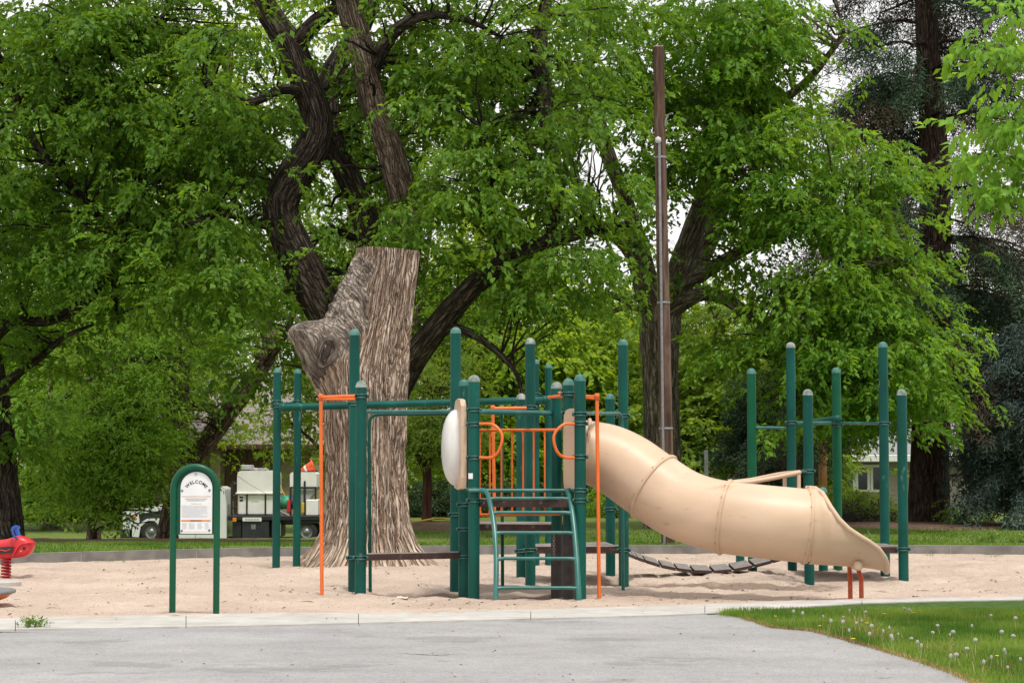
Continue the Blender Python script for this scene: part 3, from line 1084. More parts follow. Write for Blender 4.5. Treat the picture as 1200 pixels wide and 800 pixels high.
mb, p, d, n, L, z0, z1 = side_panel(P7[1] + Vector((-.112, 0.03, 0)), P6[1] + Vector((-.088, -.0, 0)), 572, 468, 'beige', 'panel')
pn = mb.build('bubble_panel', M['beige'], PS, smooth_=False)
cz = at(548, 524, P7[1].y).z
c = p + d * (L * .5) + Vector((0, 0, cz)) + n * .03
vs, fs = [], []
nA, nB = 40, 12
for i in range(nB + 1):
    t = i / nB * math.pi / 2
    for k in range(nA):
        q = 2 * math.pi * k / nA
        rr = math.cos(t) ** .75
        vs.append(c + d * (.11 + .28 * rr * math.cos(q)) + Vector((0, 0, .435 * rr * math.sin(q))) + n * (.165 * math.sin(t)))
for i in range(nB):
    for k in range(nA):
        j = (k + 1) % nA
        fs.append((i * nA + k, i * nA + j, i * nA + nA + j, i * nA + nA + k))
MB().add(vs, fs).build('bubble_window', M['bubble'], pn)
# small square sticker on the front post
MB().box(at(551.5, 557.5, P7[1].y - .066), (.05, .004, .062)).build('sticker', M['white'], P7[0], smooth_=False)

# slide
mb, p, d, n, L, z0, z1 = side_panel(P14[1] + Vector((-.01, .06, 0)), P13[1] + Vector((-.035, -.02, 0)), 572, 480, 'beige', 'panel')
SL = bpy.data.objects.new('tube_slide', None)
COL.objects.link(SL)
SL.parent = PS
SL.location = at(690, 530, P14[1].y + .55) - world_loc(PS)
mb.build('entrance_panel', M['beige'], SL, smooth_=False)
Ys = P14[1].y + .55
ctrl = [(668, 528, Ys - .0, 36), (686, 529, Ys, 36.5), (712, 536, Ys, 39), (736, 549, Ys - .05, 41), (760, 566, Ys - .14, 41.5), (790, 586, Ys - .28, 41.5), (815, 597, Ys - .40, 41.5), (846, 605, Ys - .52, 42.2), (890, 610.5, Ys - .60, 42.8), (930, 614.5, Ys - .62, 43.2), (949, 616.5, Ys - .62, 43.5)]
rows = []
for x, y, Yy, rp in ctrl:
    q = at(x, y, Yy)
    rows.append((q.x, q.y, q.z, rp * Yy / FPX))
tp = catmull(rows, .04)
tp = [np.array(q) for q in tp]


def nearest(px):
    best = min(range(len(tp)), key=lambda i: abs(600 + tp[i][0] / tp[i][1] * FPX - px))
    return best


def tube_seg(i0, i1, name):
    pts = [Vector(q[:3]) for q in tp[i0:i1 + 1]]
    rr = [q[3] for q in tp[i0:i1 + 1]]
    mb = MB().tube(pts, rr, n=44, caps=False)
    inner = MB().tube(pts, [r - .012 for r in rr], n=44, caps=False)
    mb.add(inner.v, [f[::-1] for f in inner.f])
    return mb.build(name, M['beige'], SL, fixn=False)


cuts = [0, nearest(765), nearest(848), len(tp) - 1]
for a, b in zip(cuts[:-1], cuts[1:]):
    tube_seg(a, b, 'tube_section')


def flange(i, w=.020, over=.026, m='beige_dk'):
    p = Vector(tp[i][:3])
    j, k = max(0, i - 2), min(len(tp) - 1, i + 2)
    d = (Vector(tp[k][:3]) - Vector(tp[j][:3])).normalized()
    r = tp[i][3]
    mb = MB().lathe(p, [(r - .004, -w), (r + over * .7, -w * .8), (r + over, -w * .25), (r + over * .8, -w * .04), (r + over * .8, w * .04), (r + over, w * .25), (r + over * .7, w * .8), (r - .004, w)], n=44, axis=d)
    f = mb.build('seam_flange', M['beige'], SL)
    u = d.orthogonal().normalized()
    w_ = d.cross(u)
    for q in range(14):
        a = 2 * math.pi * q / 14
        c = p + (u * math.cos(a) + w_ * math.sin(a)) * (r + over * .55) - d * (w * .95)
        if (c - p).y < .02:
            MB().lathe(c, [(.011, 0), (.009, -.006), (0, -.007)], n=8, axis=d).build('bolt', M['beige_dk'], f)
    return f


flange(cuts[1])
flange(cuts[2])
fi = len(tp) - 2
flange(fi, .02, .02)
i0 = nearest(684)
flange(i0, .02, .03)

# exit: an open chute whose sides sweep down from the full tube
pe = Vector(tp[-1][:3]); re_ = tp[-1][3]
de = (Vector(tp[-1][:3]) - Vector(tp[-4][:3]))
Yx = pe.y
prof_top = [(946.5, 571.5), (951, 565), (956, 566.5), (961, 577), (968, 593), (977, 607), (988, 618), (1000, 626), (1012, 633), (1023, 641), (1031, 651), (1036, 661), (1037.5, 667)]
prof_bot = [(946.5, 660.5), (951, 661), (956, 661.3), (961, 661.6), (968, 662), (977, 662.5), (988, 663.2), (1000, 664), (1012, 665), (1023, 666.5), (1031, 668), (1036, 669.5), (1037.5, 669.8)]
rows = []
for k, ((xt, yt), (xb, yb)) in enumerate(zip(prof_top, prof_bot)):
    Yc = Yx - .012 * k
    t, b = at(xt, yt, Yc), at(xb, yb, Yc)
    h = t.z - b.z
    cx = (t.x + b.x) / 2
    arc = []
    halfw = re_ * (1.0 if k < 5 else 1.0 - .004 * k)
    hz = 2 * re_ * 1.02
    full = max(.0, min(1, h / hz))
    # cross-section: the part of a round tube below the height h, open on top
    amax = math.acos(max(-1, min(1, 1 - 2 * full)))   # angle from the bottom up to the rim
    if k < 2:
        amax = min(math.pi * .995, max(amax, math.pi * .93))
    for q in range(25):
        a = -amax + 2 * amax * q / 24
        arc.append(Vector((cx + (t.x - cx) * 0, Yc + math.sin(a) * halfw, b.z + hz / 2 * (1 - math.cos(a)))))
    rows.append((arc, t, b))
vs, fs = [], []
for arc, t, b in rows:
    vs += arc
for i in range(len(rows) - 1):
    for k in range(24):
        fs.append((i * 25 + k, i * 25 + k + 1, (i + 1) * 25 + k + 1, (i + 1) * 25 + k))
mb = MB().add(vs, fs)
inner = []
for arc, t, b in rows:
    cy = sum(v.y for v in arc) / 25
    for v in arc:
        inner.append(v + (Vector((v.x, cy, b.z + re_)) - v).normalized() * .02)
mb.add(inner, [f[::-1] for f in fs])
ex = mb.build('exit_chute', M['beige'], SL, fixn=False)
mb = MB()
rim = [r[0][0] for r in rows] + [rows[-1][0][k] + Vector((.01, 0, 0)) for k in range(1, 24)] + [r[0][24] for r in rows[::-1]]
mb.tube(rim, .026, n=10)
mb.build('rolled_rim', M['beige'], ex)
bk = at(1005.5, 662.5, Yx - .10 - re_ * .55)
MB().box((bk.x, bk.y + .1, bk.z), (.085, .30, .10), bev=.02).build('foot_bracket', M['beige'], ex)
for (xb, yb, xt) in ((996.5, 699, 995.5), (1009.5, 699.5, 1005)):
    g = G(xb, yb)
    tpnt = at(xt, 664, g.y + .12)
    MB().tube([V3(g, -.1), V3(g, .20), tpnt], .026, n=12).build('support_leg', M['rust'], SL)

# ladder
LD = bpy.data.objects.new('ladder', None)
COL.objects.link(LD)
LD.parent = PS
Yf = G(581, 704.6).y
Yt = P7[1].y - .09
LD.location = G(631, 704) - world_loc(PS)


def lad(x, y):
    t = max(0.0, min(1, (y - 574) / (704.6 - 574)))
    return at(x, y, Yt + (Yf - Yt) * t ** .7)


railL = [(562, 574.3), (567.5, 574.8), (571.5, 579), (574.5, 590), (577.3, 603), (580, 625), (581.5, 655), (581.2, 690), (580.8, 706)]
railR = [(668.5, 574.3), (664, 574.8), (666.5, 579), (668.8, 590), (671, 603), (673.5, 625), (676, 655), (678, 690), (679, 704)]
for rl in (railL, railR):
    pts = [lad(x, y) for x, y in rl]
    pts[-1].z = -.1
    MB().tube([q[:3] for q in catmull([(*p, .03) for p in pts], .03)], .029, n=14).build('side_rail', M['rail'], LD)
MB().tube([at(549, 574.5, Yt), at(690, 574.5, Yt)], .022, n=12).build('top_bar', M['rail'], LD)
for y in (584.3, 600.8, 624.4, 654.6, 689):
    xl = np.interp(y, [q[1] for q in railL], [q[0] for q in railL])
    xr = np.interp(y, [q[1] for q in railR], [q[0] for q in railR])
    a, b = lad(xl, y), lad(xr, y)
    off = Vector((0, 0, .0))
    k = [a, a.lerp(b, .04) + off, a.lerp(b, .08) + Vector((0, 0, .006)), a.lerp(b, .92) + Vector((0, 0, .006)), a.lerp(b, .96), b]
    MB().tube(k, [.024, .022, .019, .019, .022, .024], n=12).build('rung', M['rail'], LD)

# beige handrail above the bridge, clamped to the right post
HB = bpy.data.objects.new('bridge_handrail', None)
COL.objects.link(HB)
HB.parent = PS
hy = P19[1].y - .1
HB.location = at(900, 560, hy) - world_loc(PS)
MB().tube([at(846, 567, hy), at(880, 564.5, hy), at(905, 560, hy), at(938, 553.2, hy)], .030, n=10).build('hand_rail', M['beige'], HB)
MB().tube([at(846, 566, hy + .5), at(880, 562.0, hy + .5), at(912, 555.5, hy + .5), at(921, 554.2, hy + .4), at(930, 553.5, hy + .2), at(937, 552.8, hy)], .026, n=10).build('hand_rail', M['beige'], HB)
for x, yy in ((919.5, hy + .45), (936, hy)):
    a = at(x, 556, yy)
    MB().tube([a, a - Vector((0, 0, 1.02))], .026, n=10).build('upright', M['beige'], HB)
MB().box(at(941, 552.5, hy + .05), (.12, .03, .03), bev=.006).build('bracket', M['clamp'], HB)

# right overhead rails
def rail(xa, ya_, Ya, xb, yb__, Yb, r=.02, m='rail', name='overhead_rail'):
    return MB().tube([at(xa, ya_, Ya), at(xb, yb__, Yb)], r, n=12).build(name, M[m], PS)
rail(880, 500.5, P17[1].y, 926, 501.5, P18[1].y)
rail(926, 495.3, P18[1].y, 981, 495, P20[1].y - .1)
rail(982, 495.5, P20[1].y - .1, 1035, 496, P21[1].y)
a, b = at(981, 491, P20[1].y - .28), at(928, 498.5, P20[1].y + 5.0)
MB().tube([a, b], .055, n=18).lathe(a, [(.058, 0), (.058, .03), (.045, .05), (.0, .055)], n=18, axis=(a - b)).build('overhead_beam', M['green'], PS)

# ------------------------------------------------------------------ track ride behind (thick beam between two pairs of posts)
gT = G(335, 666)
TR = thing('track_ride', 'green overhead track beam between two pairs of slim posts, behind the climbing structure', 'playground ride', (gT.x, gT.y, 0))
T1 = post(TR, 323.5, 667, 431.5, w=.108, clamps=(471, 475.5))
T2 = post(TR, 347.5, 665, 432.5, w=.108, clamps=(471,))
T3 = post(TR, 628, 660, 421.5, w=.108, clamps=(462, 470))
T4 = post(TR, 643, 659.5, 426.5, w=.108)
MB().tube([at(323, 473.5, T1[1].y), at(347, 472, T2[1].y)], .02, n=10).build('cross_bar', M['green'], TR)
MB().tube([at(628, 463, T3[1].y), at(643, 465.5, T4[1].y)], .02, n=10).build('cross_bar', M['green'], TR)
a, b = at(333, 477, T1[1].y - .12), at(637, 468.5, T3[1].y - .12)
MB().tube([a, b], .052, n=18).lathe(b, [(.058, -.02), (.066, .0), (.066, .06), (.04, .09), (0, .095)], n=18, axis=(b - a)).lathe(a, [(.055, .02), (.06, 0), (.06, -.05), (.03, -.07), (0, -.07)], n=18, axis=(b - a)).build('track_beam', M['green'], TR)

# ------------------------------------------------------------------ welcome sign
gl, gr = G(200.8, 720.5), G(254.2, 719.5)
YS = (gl.y + gr.y) / 2
gl = Vector((gl.x, YS, 0)); gr = Vector((gr.x, YS, 0))
cxs = (gl.x + gr.x) / 2
hw = (gr.x - gl.x) / 2
S = lambda px, py: at(px, py, YS)
ztop = S(228, 543.2).z - .03
WS = thing('welcome_sign', 'white welcome board on a green arched pipe frame beside the concrete walk', 'sign', (cxs, YS, 0))
zc = ztop - hw
arch = [Vector((gl.x, YS, -.2)), Vector((gl.x, YS, zc * .5)), Vector((gl.x, YS, zc))] + [Vector((cxs - hw * math.cos(a), YS, zc + hw * math.sin(a))) for a in np.linspace(.05, math.pi - .05, 28)] + [Vector((gr.x, YS, zc)), Vector((gr.x, YS, zc * .5)), Vector((gr.x, YS, -.2))]
MB().tube(arch, .0315, n=18).build('arch_post', M['sign_green'], WS)


def arch_outline(x0, x1, y0, y1, dy, k=20):
    """board with a rounded top, photo extents"""
    a, b = S(x0, y1), S(x1, y1)
    r = (b.x - a.x) / 2
    c = (a.x + b.x) / 2
    zt = S(x0, y0).z
    o = [Vector((a.x, YS + dy, a.z)), Vector((b.x, YS + dy, b.z))]
    o += [Vector((c + r * math.cos(t), YS + dy, zt - r + r * math.sin(t))) for t in np.linspace(0, math.pi, k)]
    return o, c, r, zt


o1, _, _, _ = arch_outline(206.5, 250.2, 549, 626, .012)
MB().prism(o1, (0, .02, 0)).build('backing_panel', M['sign_green'], WS, smooth_=False)
o2, cb, rb, zb_ = arch_outline(211.2, 248.4, 552.7, 624.8, -.002)
BD = MB().prism(o2, (0, .012, 0)).build('board', M['white'], WS, smooth_=False)


def mark(x0, y0, x1, y1, m, mb=None, dy=-.0042):
    a, b = S(x0, y1), S(x1, y0)
    mb = mb or MB()
    mb.add([(a.x, YS + dy, a.z), (b.x, YS + dy, a.z), (b.x, YS + dy, b.z), (a.x, YS + dy, b.z)], [(0, 1, 2, 3)], True)
    return mb


mark(213, 581, 247, 581.7, None).build('rule', M['ink_rose'], BD, fixn=False)
mark(212.3, 608.8, 246.6, 610.6, None).build('orange_band', M['ink_orange'], BD, fixn=False)
mark(223, 609.3, 236, 610.1, None, dy=-.0062).build('band_text', M['black'], BD, fixn=False)
mark(215, 622.4, 245, 622.8, None).build('rule', M['ink_rose'], BD, fixn=False)
mb = MB()
rg = random.Random(3)
def words(mb, x0, x1, y, h, skip=.12):
    x = x0
    while x < x1:
        wdt = min(rg.uniform(.8, 2.6), x1 - x)
        mark(x, y, x + wdt, y + h, None, mb)
        x += wdt + .35
for y, x0, x1 in ((583.6, 217, 243), (585.6, 219, 240)):
    words(mb, x0, x1, y, .9)
mb.build('printed_text', M['ink_grey'], BD, fixn=False)
mb = MB()
words(mb, 224, 237, 589.6, .6)
mb.build('printed_text', M['ink_rose'], BD, fixn=False)
mb = MB()
for k in range(10):
    words(mb, 213.2, 246 - rg.uniform(0, 5) - (5 if k in (7,) else 0), 592.0 + k * 1.45, .7)
for c0, c1 in ((213.5, 219.5), (221.5, 229), (231.5, 237.5), (240, 245)):
    for k in range(5):
        words(mb, c0, c1 - rg.uniform(0, 1.5), 612.4 + k * 1.5, .8)
mb.build('printed_text', M['ink_pale'], BD, fixn=False)


def letter(ch, size):
    cu = bpy.data.curves.new('letter', 'FONT')
    cu.body = ch
    cu.size = size
    cu.align_x = 'CENTER'
    cu.extrude = 0
    cu.offset = size * .02
    ob = bpy.data.objects.new('letter', cu)
    COL.objects.link(ob)
    bpy.context.view_layer.update()
    me = bpy.data.meshes.new_from_object(ob.evaluated_get(bpy.context.evaluated_depsgraph_get()))
    vs = [v.co.copy() for v in me.vertices]
    fs = [tuple(p.vertices) for p in me.polygons]
    adv = max(v.x for v in vs) - min(v.x for v in vs)
    bpy.data.objects.remove(ob)
    bpy.data.curves.remove(cu)
    bpy.data.meshes.remove(me)
    return vs, fs, adv


mb = MB()
word = 'WELCOME'
size = .044
Lt = [letter(ch, size) for ch in word]
gap = .0085
tot = sum(l[2] for l in Lt) + gap * (len(Lt) - 1)
Rarc = rb * .80
zcen = S(230, 568.3).z
pos = -tot / 2
for vs, fs, adv in Lt:
    s = pos + adv / 2
    pos += adv + gap
    a = s / Rarc
    xm = (max(v.x for v in vs) + min(v.x for v in vs)) / 2
    pts = []
    for v in vs:
        x, y = v.x - xm, v.y
        r_ = Rarc + y - .02
        pts.append((cb + Rarc * math.sin(a) + x * math.cos(a) + (y - .02) * math.sin(a), YS - .0042, zcen - .085 + Rarc * math.cos(a) - x * math.sin(a) + (y - .02) * math.cos(a)))
    mb.add(pts, fs, True)
mb.build('lettering', M['black'], BD, fixn=False)
mb = MB()
e = S(229.6, 555.3)
for k in range(6):
    a = math.pi * 2 * k / 6
    mb.lathe((e.x + .010 * math.cos(a), YS - .0035, e.z + .010 * math.sin(a)), [(0, .002), (.0055, .002)], n=8, axis=(0, -1, 0))
mb.build('emblem', M['ink_grey'], BD)
for x, y in ((213.5, 574.5), (245.5, 574), (213, 621.5), (245.3, 620.8)):
    p = S(x, y)
    MB().lathe((p.x, YS - .002, p.z), [(.012, 0), (.012, .004), (.007, .008), (0, .009)], n=12, axis=(0, -1, 0)).build('bolt', M['steel'], BD)

# ------------------------------------------------------------------ spring rider and spinner dish at the left edge
gs = G(7, 677.5)
SR = thing('spring_rider', 'red spring rider with blue handle and black side decal on the sand', 'spring rider', (gs.x, gs.y, 0))
zz = lambda y: at(7, y, gs.y).z
coil = []
for k in range(0, 7 * 20 + 1):
    a = 2 * math.pi * k / 20
    coil.append((gs.x + .055 * math.cos(a), gs.y + .055 * math.sin(a), .0 + (zz(652) - .0) * k / 140))
MB().tube(coil, .013, n=8).build('spring', M['red_steel'], SR)
# body: side profile lofted across its width
top = [(-44, 634), (-38, 628), (-30, 627), (-20, 631), (-10, 632.5), (0, 632), (10, 631), (17, 628.5), (21, 626.3), (27, 627), (34, 630), (39, 633), (41, 636)]
bot = [(-44, 641), (-38, 648), (-30, 653), (-20, 655), (-10, 655), (0, 655), (10, 654.5), (17, 654), (21, 653.6), (27, 653), (34, 651.5), (38, 645), (41, 638)]
vs, fs = [], []
wd = [.05, .10, .13, .15, .15, .14, .13, .12, .13, .14, .13, .10, .04]
n_ = 20
for (xt, yt), (xb, yb), ww in zip(top, bot, wd):
    x = at(xt, yt, gs.y).x
    z1, z0 = zz(yt), zz(yb)
    for k in range(n_):
        a = 2 * math.pi * k / n_
        ca, sa = math.cos(a), math.sin(a)
        ca = math.copysign(abs(ca) ** .6, ca); sa = math.copysign(abs(sa) ** .6, sa)
        vs.append((x, gs.y + ww * ca, (z0 + z1) / 2 + (z1 - z0) / 2 * sa))
for i in range(len(top) - 1):
    for k in range(n_):
        j = (k + 1) % n_
        fs.append((i * n_ + k, i * n_ + j, i * n_ + n_ + j, i * n_ + n_ + k))
fs += [tuple(range(n_)), tuple(range(len(vs) - n_, len(vs)))]
mbody = MB().add(vs, fs)
body = mbody.build('body', M['red_plastic'], SR)
md = body.modifiers.new('round', 'SUBSURF'); md.levels = md.render_levels = 2
# moulded brow and cheek on the head
brow = [at(14, 652, gs.y - .135), at(18, 645, gs.y - .15), at(23, 638.5, gs.y - .15), at(30, 636, gs.y - .145), at(38, 635.5, gs.y - .10)]
MB().tube([q[:3] for q in catmull([(*p, 0) for p in brow], .01)], .012, n=10).build('brow_ridge', M['red_plastic'], body)
MB().lathe(at(28.5, 642, gs.y - .122), [(.022, 0), (.018, .015), (.0, .024)], n=12, axis=(.2, -1, .1)).build('eye', M['black'], body)
MB().lathe(at(24.5, 645.5, gs.y - .122), [(.014, 0), (.010, .012), (.0, .018)], n=10, axis=(.2, -1, .1)).build('cheek', M['ink_rose'], body)
dec = [(-8, 641.5), (0, 641), (8, 640.2), (15, 640), (15, 644), (14, 647.5), (10, 648), (4, 648.5), (-8, 649)]
dmb = MB()
dmb.prism([at(x, y, gs.y - .158) for x, y in dec], (0, .02, 0))
dmb.build('decal', M['black'], body, smooth_=False)
dmb = MB()
for (xa, ya_, xb, yb2) in ((-6, 646, 1, 644), (1, 644, 7, 645.5), (7, 645.5, 12, 643)):
    dmb.tube([at(xa, ya_, gs.y - .160), at(xb, yb2, gs.y - .160)], .007, n=6)
dmb.build('decal_stripe', M['red_plastic'], body)
hb = at(21.5, 626.5, gs.y)
hmb = MB()
hmb.tube([hb + Vector((-.03, 0, .1)), hb + Vector((.01, 0, -.03))], .03, n=10)
hmb.tube([hb + Vector((-.035, -.17, .09)), hb + Vector((-.03, -.05, .105)), hb + Vector((-.03, .05, .105)), hb + Vector((-.035, .17, .09))], .019, n=10)
hmb.tube([hb + Vector((-.045, -.17, .085)), hb + Vector((-.02, -.17, .0)), hb + Vector((.01, -.13, -.035))], .016, n=8)
hmb.build('handle', M['blue_plastic'], SR)
gp = G(2, 684)
pts = []
for k in range(26):
    a = 2 * math.pi * k / 26
    q = 1 + .12 * mnoise.noise((math.cos(a), math.sin(a), 6))
    pts.append((gp.x - .12 + .36 * q * math.cos(a), gp.y + .33 * q * math.sin(a), .03))
tag(MB().prism(pts, (0, 0, -.1)).build('concrete_pad', M['concrete'], smooth_=False), 'pale flat concrete footing beside the red spring rider, sunk in the sand', 'footing')
gd = G(-46, 711)
SPN = thing('spinner_dish', 'orange bowl with a steel rim standing on the sand at the left edge', 'spinner', (gd.x, gd.y, 0))
zr_ = at(0, 692, gd.y).z
MB().lathe((gd.x, gd.y, 0), [(.05, -.05), (.12, .0), (.34, .05), (.46, zr_ * .55), (.53, zr_ - .02)], n=40).build('bowl', M['orange'], SPN)
MB().lathe((gd.x, gd.y, 0), [(.52, zr_ - .03), (.55, zr_ - .02), (.555, zr_ + .0), (.54, zr_ + .012), (.46, zr_ + .012), (.42, zr_ - .02), (0.02, zr_ - .05)], n=40).build('rim', M['steel'], SPN)

# ------------------------------------------------------------------ utility pole
M['tank_head'] = mat('weathered_fitting', (0.40, 0.40, 0.40), (0.5, 0.5, 0.5), rough=.5)
gu = G(783.5, 645.5)
Yu = gu.y
UP = thing('utility_pole', 'tall weathered brown wooden pole with a grey conduit up its side', 'pole', (gu.x, Yu, 0))


def bark_tube(rows_, n=24, nz=0.0, nk=6.0, seed=0.0, flare=None, ext=None, ridge=None):
    """numpy tube with bark coordinates; rows_ = (x,y,z,r)"""
    R_ = np.array(rows_, float)
    P, rr = R_[:, :3], R_[:, 3]
    m = len(P)
    T = np.gradient(P, axis=0)
    T /= np.linalg.norm(T, axis=1)[:, None] + 1e-9
    U = np.zeros_like(P)
    ref = np.array([1.0, 0, 0]) if abs(T[0, 0]) < .8 else np.array([0, 1.0, 0])
    for i in range(m):
        u = ref - T[i] * ref.dot(T[i])
        u /= np.linalg.norm(u) + 1e-9
        U[i] = u
        ref = u
    W = np.cross(T, U)
    a = np.linspace(0, 2 * np.pi, n, endpoint=False)
    ca, sa = np.cos(a), np.sin(a)
    L = np.concatenate([[0], np.cumsum(np.linalg.norm(np.diff(P, axis=0), axis=1))])
    rad = np.repeat(rr[:, None], n, 1)
    if flare is not None:
        rad = rad * flare(L, a)
    if nz > 0:
        D = np.zeros((m, n))
        for i in range(m):
            for k in range(n):
                q = (ca[k] * nk * .35 + seed, sa[k] * nk * .35, L[i] * .55)
                wob = mnoise.noise((q[0] * .5, q[1] * .5, L[i] * .8 + 7)) * .8
                D[i, k] = abs(mnoise.noise((ca[k] * nk + wob * 2 + seed, sa[k] * nk + wob * 2, L[i] * .75))) * 1.0 - .35 + .6 * mnoise.noise(q)
        rad = rad + nz * D
    if ext is not None:
        rad = rad + ext(L, a)
    if ridge is not None:
        amp, kx, kz = ridge
        r0_ = float(np.median(rr))
        for i in range(m):
            for k in range(n):
                wx = mnoise.noise((ca[k] * 2 + 3, sa[k] * 2, L[i] * 1.1)) * 1.6 + mnoise.noise((ca[k] * 6, sa[k] * 6, L[i] * 3)) * .5
                dd_, _ = mnoise.voronoi((ca[k] * r0_ * kx + wx, sa[k] * r0_ * kx + wx, L[i] * kz + seed + .6 * wx))
                q_ = min(1.0, (dd_[1] - dd_[0]) / .42)
                rad[i, k] += amp * (q_ ** .7 - .6 + .35 * mnoise.noise((ca[k] * 3, sa[k] * 3, L[i] * 1.2 + seed)))
    V = P[:, None, :] + (U[:, None, :] * ca[None, :, None] + W[:, None, :] * sa[None, :, None]) * rad[:, :, None]
    bk = np.zeros((m, n, 3))
    r0 = max(.12, float(rr.max()))
    bk[:, :, 0] = ca[None, :] * r0
    bk[:, :, 1] = sa[None, :] * r0
    bk[:, :, 2] = L[:, None]
    bk += seed
    idx = np.arange(m * n).reshape(m, n)
    nx_ = np.roll(idx, -1, axis=1)
    F = np.stack([idx[:-1], nx_[:-1], nx_[1:], idx[1:]], -1).reshape(-1, 4)
    return V.reshape(-1, 3), F, bk.reshape(-1, 3)


def join(parts):
    V, F, B = [], [], []
    o = 0
    for v, f, b in parts:
        V.append(v); F.append(f + o); B.append(b)
        o += len(v)
    return np.concatenate(V), np.concatenate(F), np.concatenate(B)


tpo = at(771.5, 55, Yu)
rows_ = [(gu.x + (tpo.x - gu.x) * t, Yu, -.2 + (tpo.z + .2) * t, .122 - .030 * t) for t in np.linspace(0, 1, 60)]
v, f, b = bark_tube(rows_, n=20, nz=.006, nk=5, seed=3.1)
mesh_np('pole_shaft', v, f, M['pole_wood'], UP, vec={'bark': b}, smooth_=True)
MB().lathe((tpo.x, Yu, tpo.z - .012), [(.092, 0), (.085, .02), (0.001, .03)], n=20).build('pole_top', M['cutwood'], UP)
cnd = [at(772.6 + 6.0 * (1 - t), 640 - (640 - 166) * t, Yu - .13) for t in np.linspace(0, 1, 14)]
MB().tube(cnd, .024, n=12).build('conduit', M['steel'], UP)
MB().lathe(cnd[-1] + Vector((-.02, 0, -.03)), [(.03, 0), (.055, .03), (.05, .09), (.0, .12)], n=12).build('conduit_head', M['tank_head'], UP)
MB().tube([cnd[0] + Vector((0, -.002, 0)), V3(cnd[0], -.1)], .034, n=10).build('conduit_foot', M['rust'], UP)
for y in (185, 355, 502):
    zz_ = at(775, y, Yu).z
    tt = (zz_ + .2) / (tpo.z + .2)
    rp_ = .122 - .030 * tt + .008
    MB().lathe((gu.x + (tpo.x - gu.x) * tt, Yu, zz_), [(rp_ - .006, -.02), (rp_, -.018), (rp_, .018), (rp_ - .006, .02)], n=18).build('strap', M['steel'], UP)
c1 = at(784, 134, Yu)
MB().tube([at(779, 148, Yu - .05), at(780.5, 140, Yu - .08), c1, at(788, 133, Yu - .12)], .016, n=8).build('cable_stub', M['steel'], UP)
# ------------------------------------------------------------------ cut tree trunk
YK = 29.6
kb = (430 - 600) / FPX * YK
ST = thing('tree_stump', 'tall sawn-off dead tree trunk with a short cut limb, standing in the sand', 'tree trunk', (kb, YK, 0))
ctl = [(425, 672, 64), (426, 655, 60), (427, 635, 53), (427.5, 610, 48), (427.5, 580, 45.5), (427, 530, 46), (426.5, 480, 47.5), (430, 430, 47), (440, 380, 41), (447, 340, 38), (452.5, 310, 36.5), (453.5, 293.5, 36.8)]
rows_ = []
for x, y, rp in ctl:
    q = at(x, y, YK)
    rows_.append((q.x, q.y, q.z, rp * YK / FPX))
rows_ = catmull(rows_, .022)


ZL = np.concatenate([[0], np.cumsum([float(np.linalg.norm(np.array(q[:3]) - np.array(p[:3]))) for p, q in zip(rows_[:-1], rows_[1:])])])
YL = np.interp(ZL, ZL, [(400 - FPX * (-(q[1]) * SP + (q[2] - HC) * CP) / (q[1] * CP + (q[2] - HC) * SP)) for q in rows_])   # photo height of each ring
XLrow = np.array([600 + FPX * q[0] / q[1] for q in rows_])
RLrow = np.array([q[3] * FPX / YK for q in rows_])
# how far the cut limb and its shoulder stick out to the left of the round trunk, by height
LEFT = [(293, 418), (305, 414), (323, 408), (344, 397), (372, 384), (386, 378), (390, 371), (393, 359), (397, 350), (402, 343), (408.6, 337), (415, 339.5), (423, 344), (435, 354), (451, 366), (468, 375), (480, 379)]
EXT = np.array([max(0.0, (XLrow[i] - RLrow[i]) - interp(LEFT, YL[i])) if YL[i] < 478 else 0.0 for i in range(len(YL))]) * YK / FPX
LDIR = math.pi + .42


def flare(L, a):
    ff = np.ones((len(L), len(a)))
    lob = .5 + .5 * np.cos(5 * a + .7) * np.cos(2 * a + .4)
    ff += (np.exp(-L / .28)[:, None]) * ((.75 * lob + .16 * np.cos(11 * a + 1.0))[None, :] - .05)
    ff += (.05 * np.exp(-((L - 2.2) / 2.0) ** 2))[:, None] * np.cos(7 * a + L[:, None] * .5)
    ff += .04 * np.sin(3 * a + 1.0)[None, :]
    return ff


def limb_ext(L, a):
    da = (a - LDIR + math.pi) % (2 * math.pi) - math.pi
    wid = np.where(YL < 383, .55, .62)[:, None]
    lobe = np.exp(-(np.abs(da)[None, :] / wid) ** 3.0)
    return EXT[:, None] * lobe * 1.06


def limb_noise(V, n):
    return n


pa = bark_tube(rows_, n=300, seed=1.3, flare=flare, ext=limb_ext, ridge=(.042, 13.0, .85))
VV = pa[0]
ang = np.tile(np.linspace(0, 2 * np.pi, 300, endpoint=False), len(rows_))
ringi = np.repeat(np.arange(len(rows_)), 300)
da = np.abs((ang - LDIR - .12 + math.pi) % (2 * math.pi) - math.pi)
isl = (EXT[ringi] > .03) & (da < .80 + .10 * np.sin(ringi * .13) + .05 * np.sin(ringi * .41)) & (YL[ringi] < 458 - 40 * (da / .8) + 5 * np.sin(ang * 23))
fl = isl[pa[1]].all(axis=1)
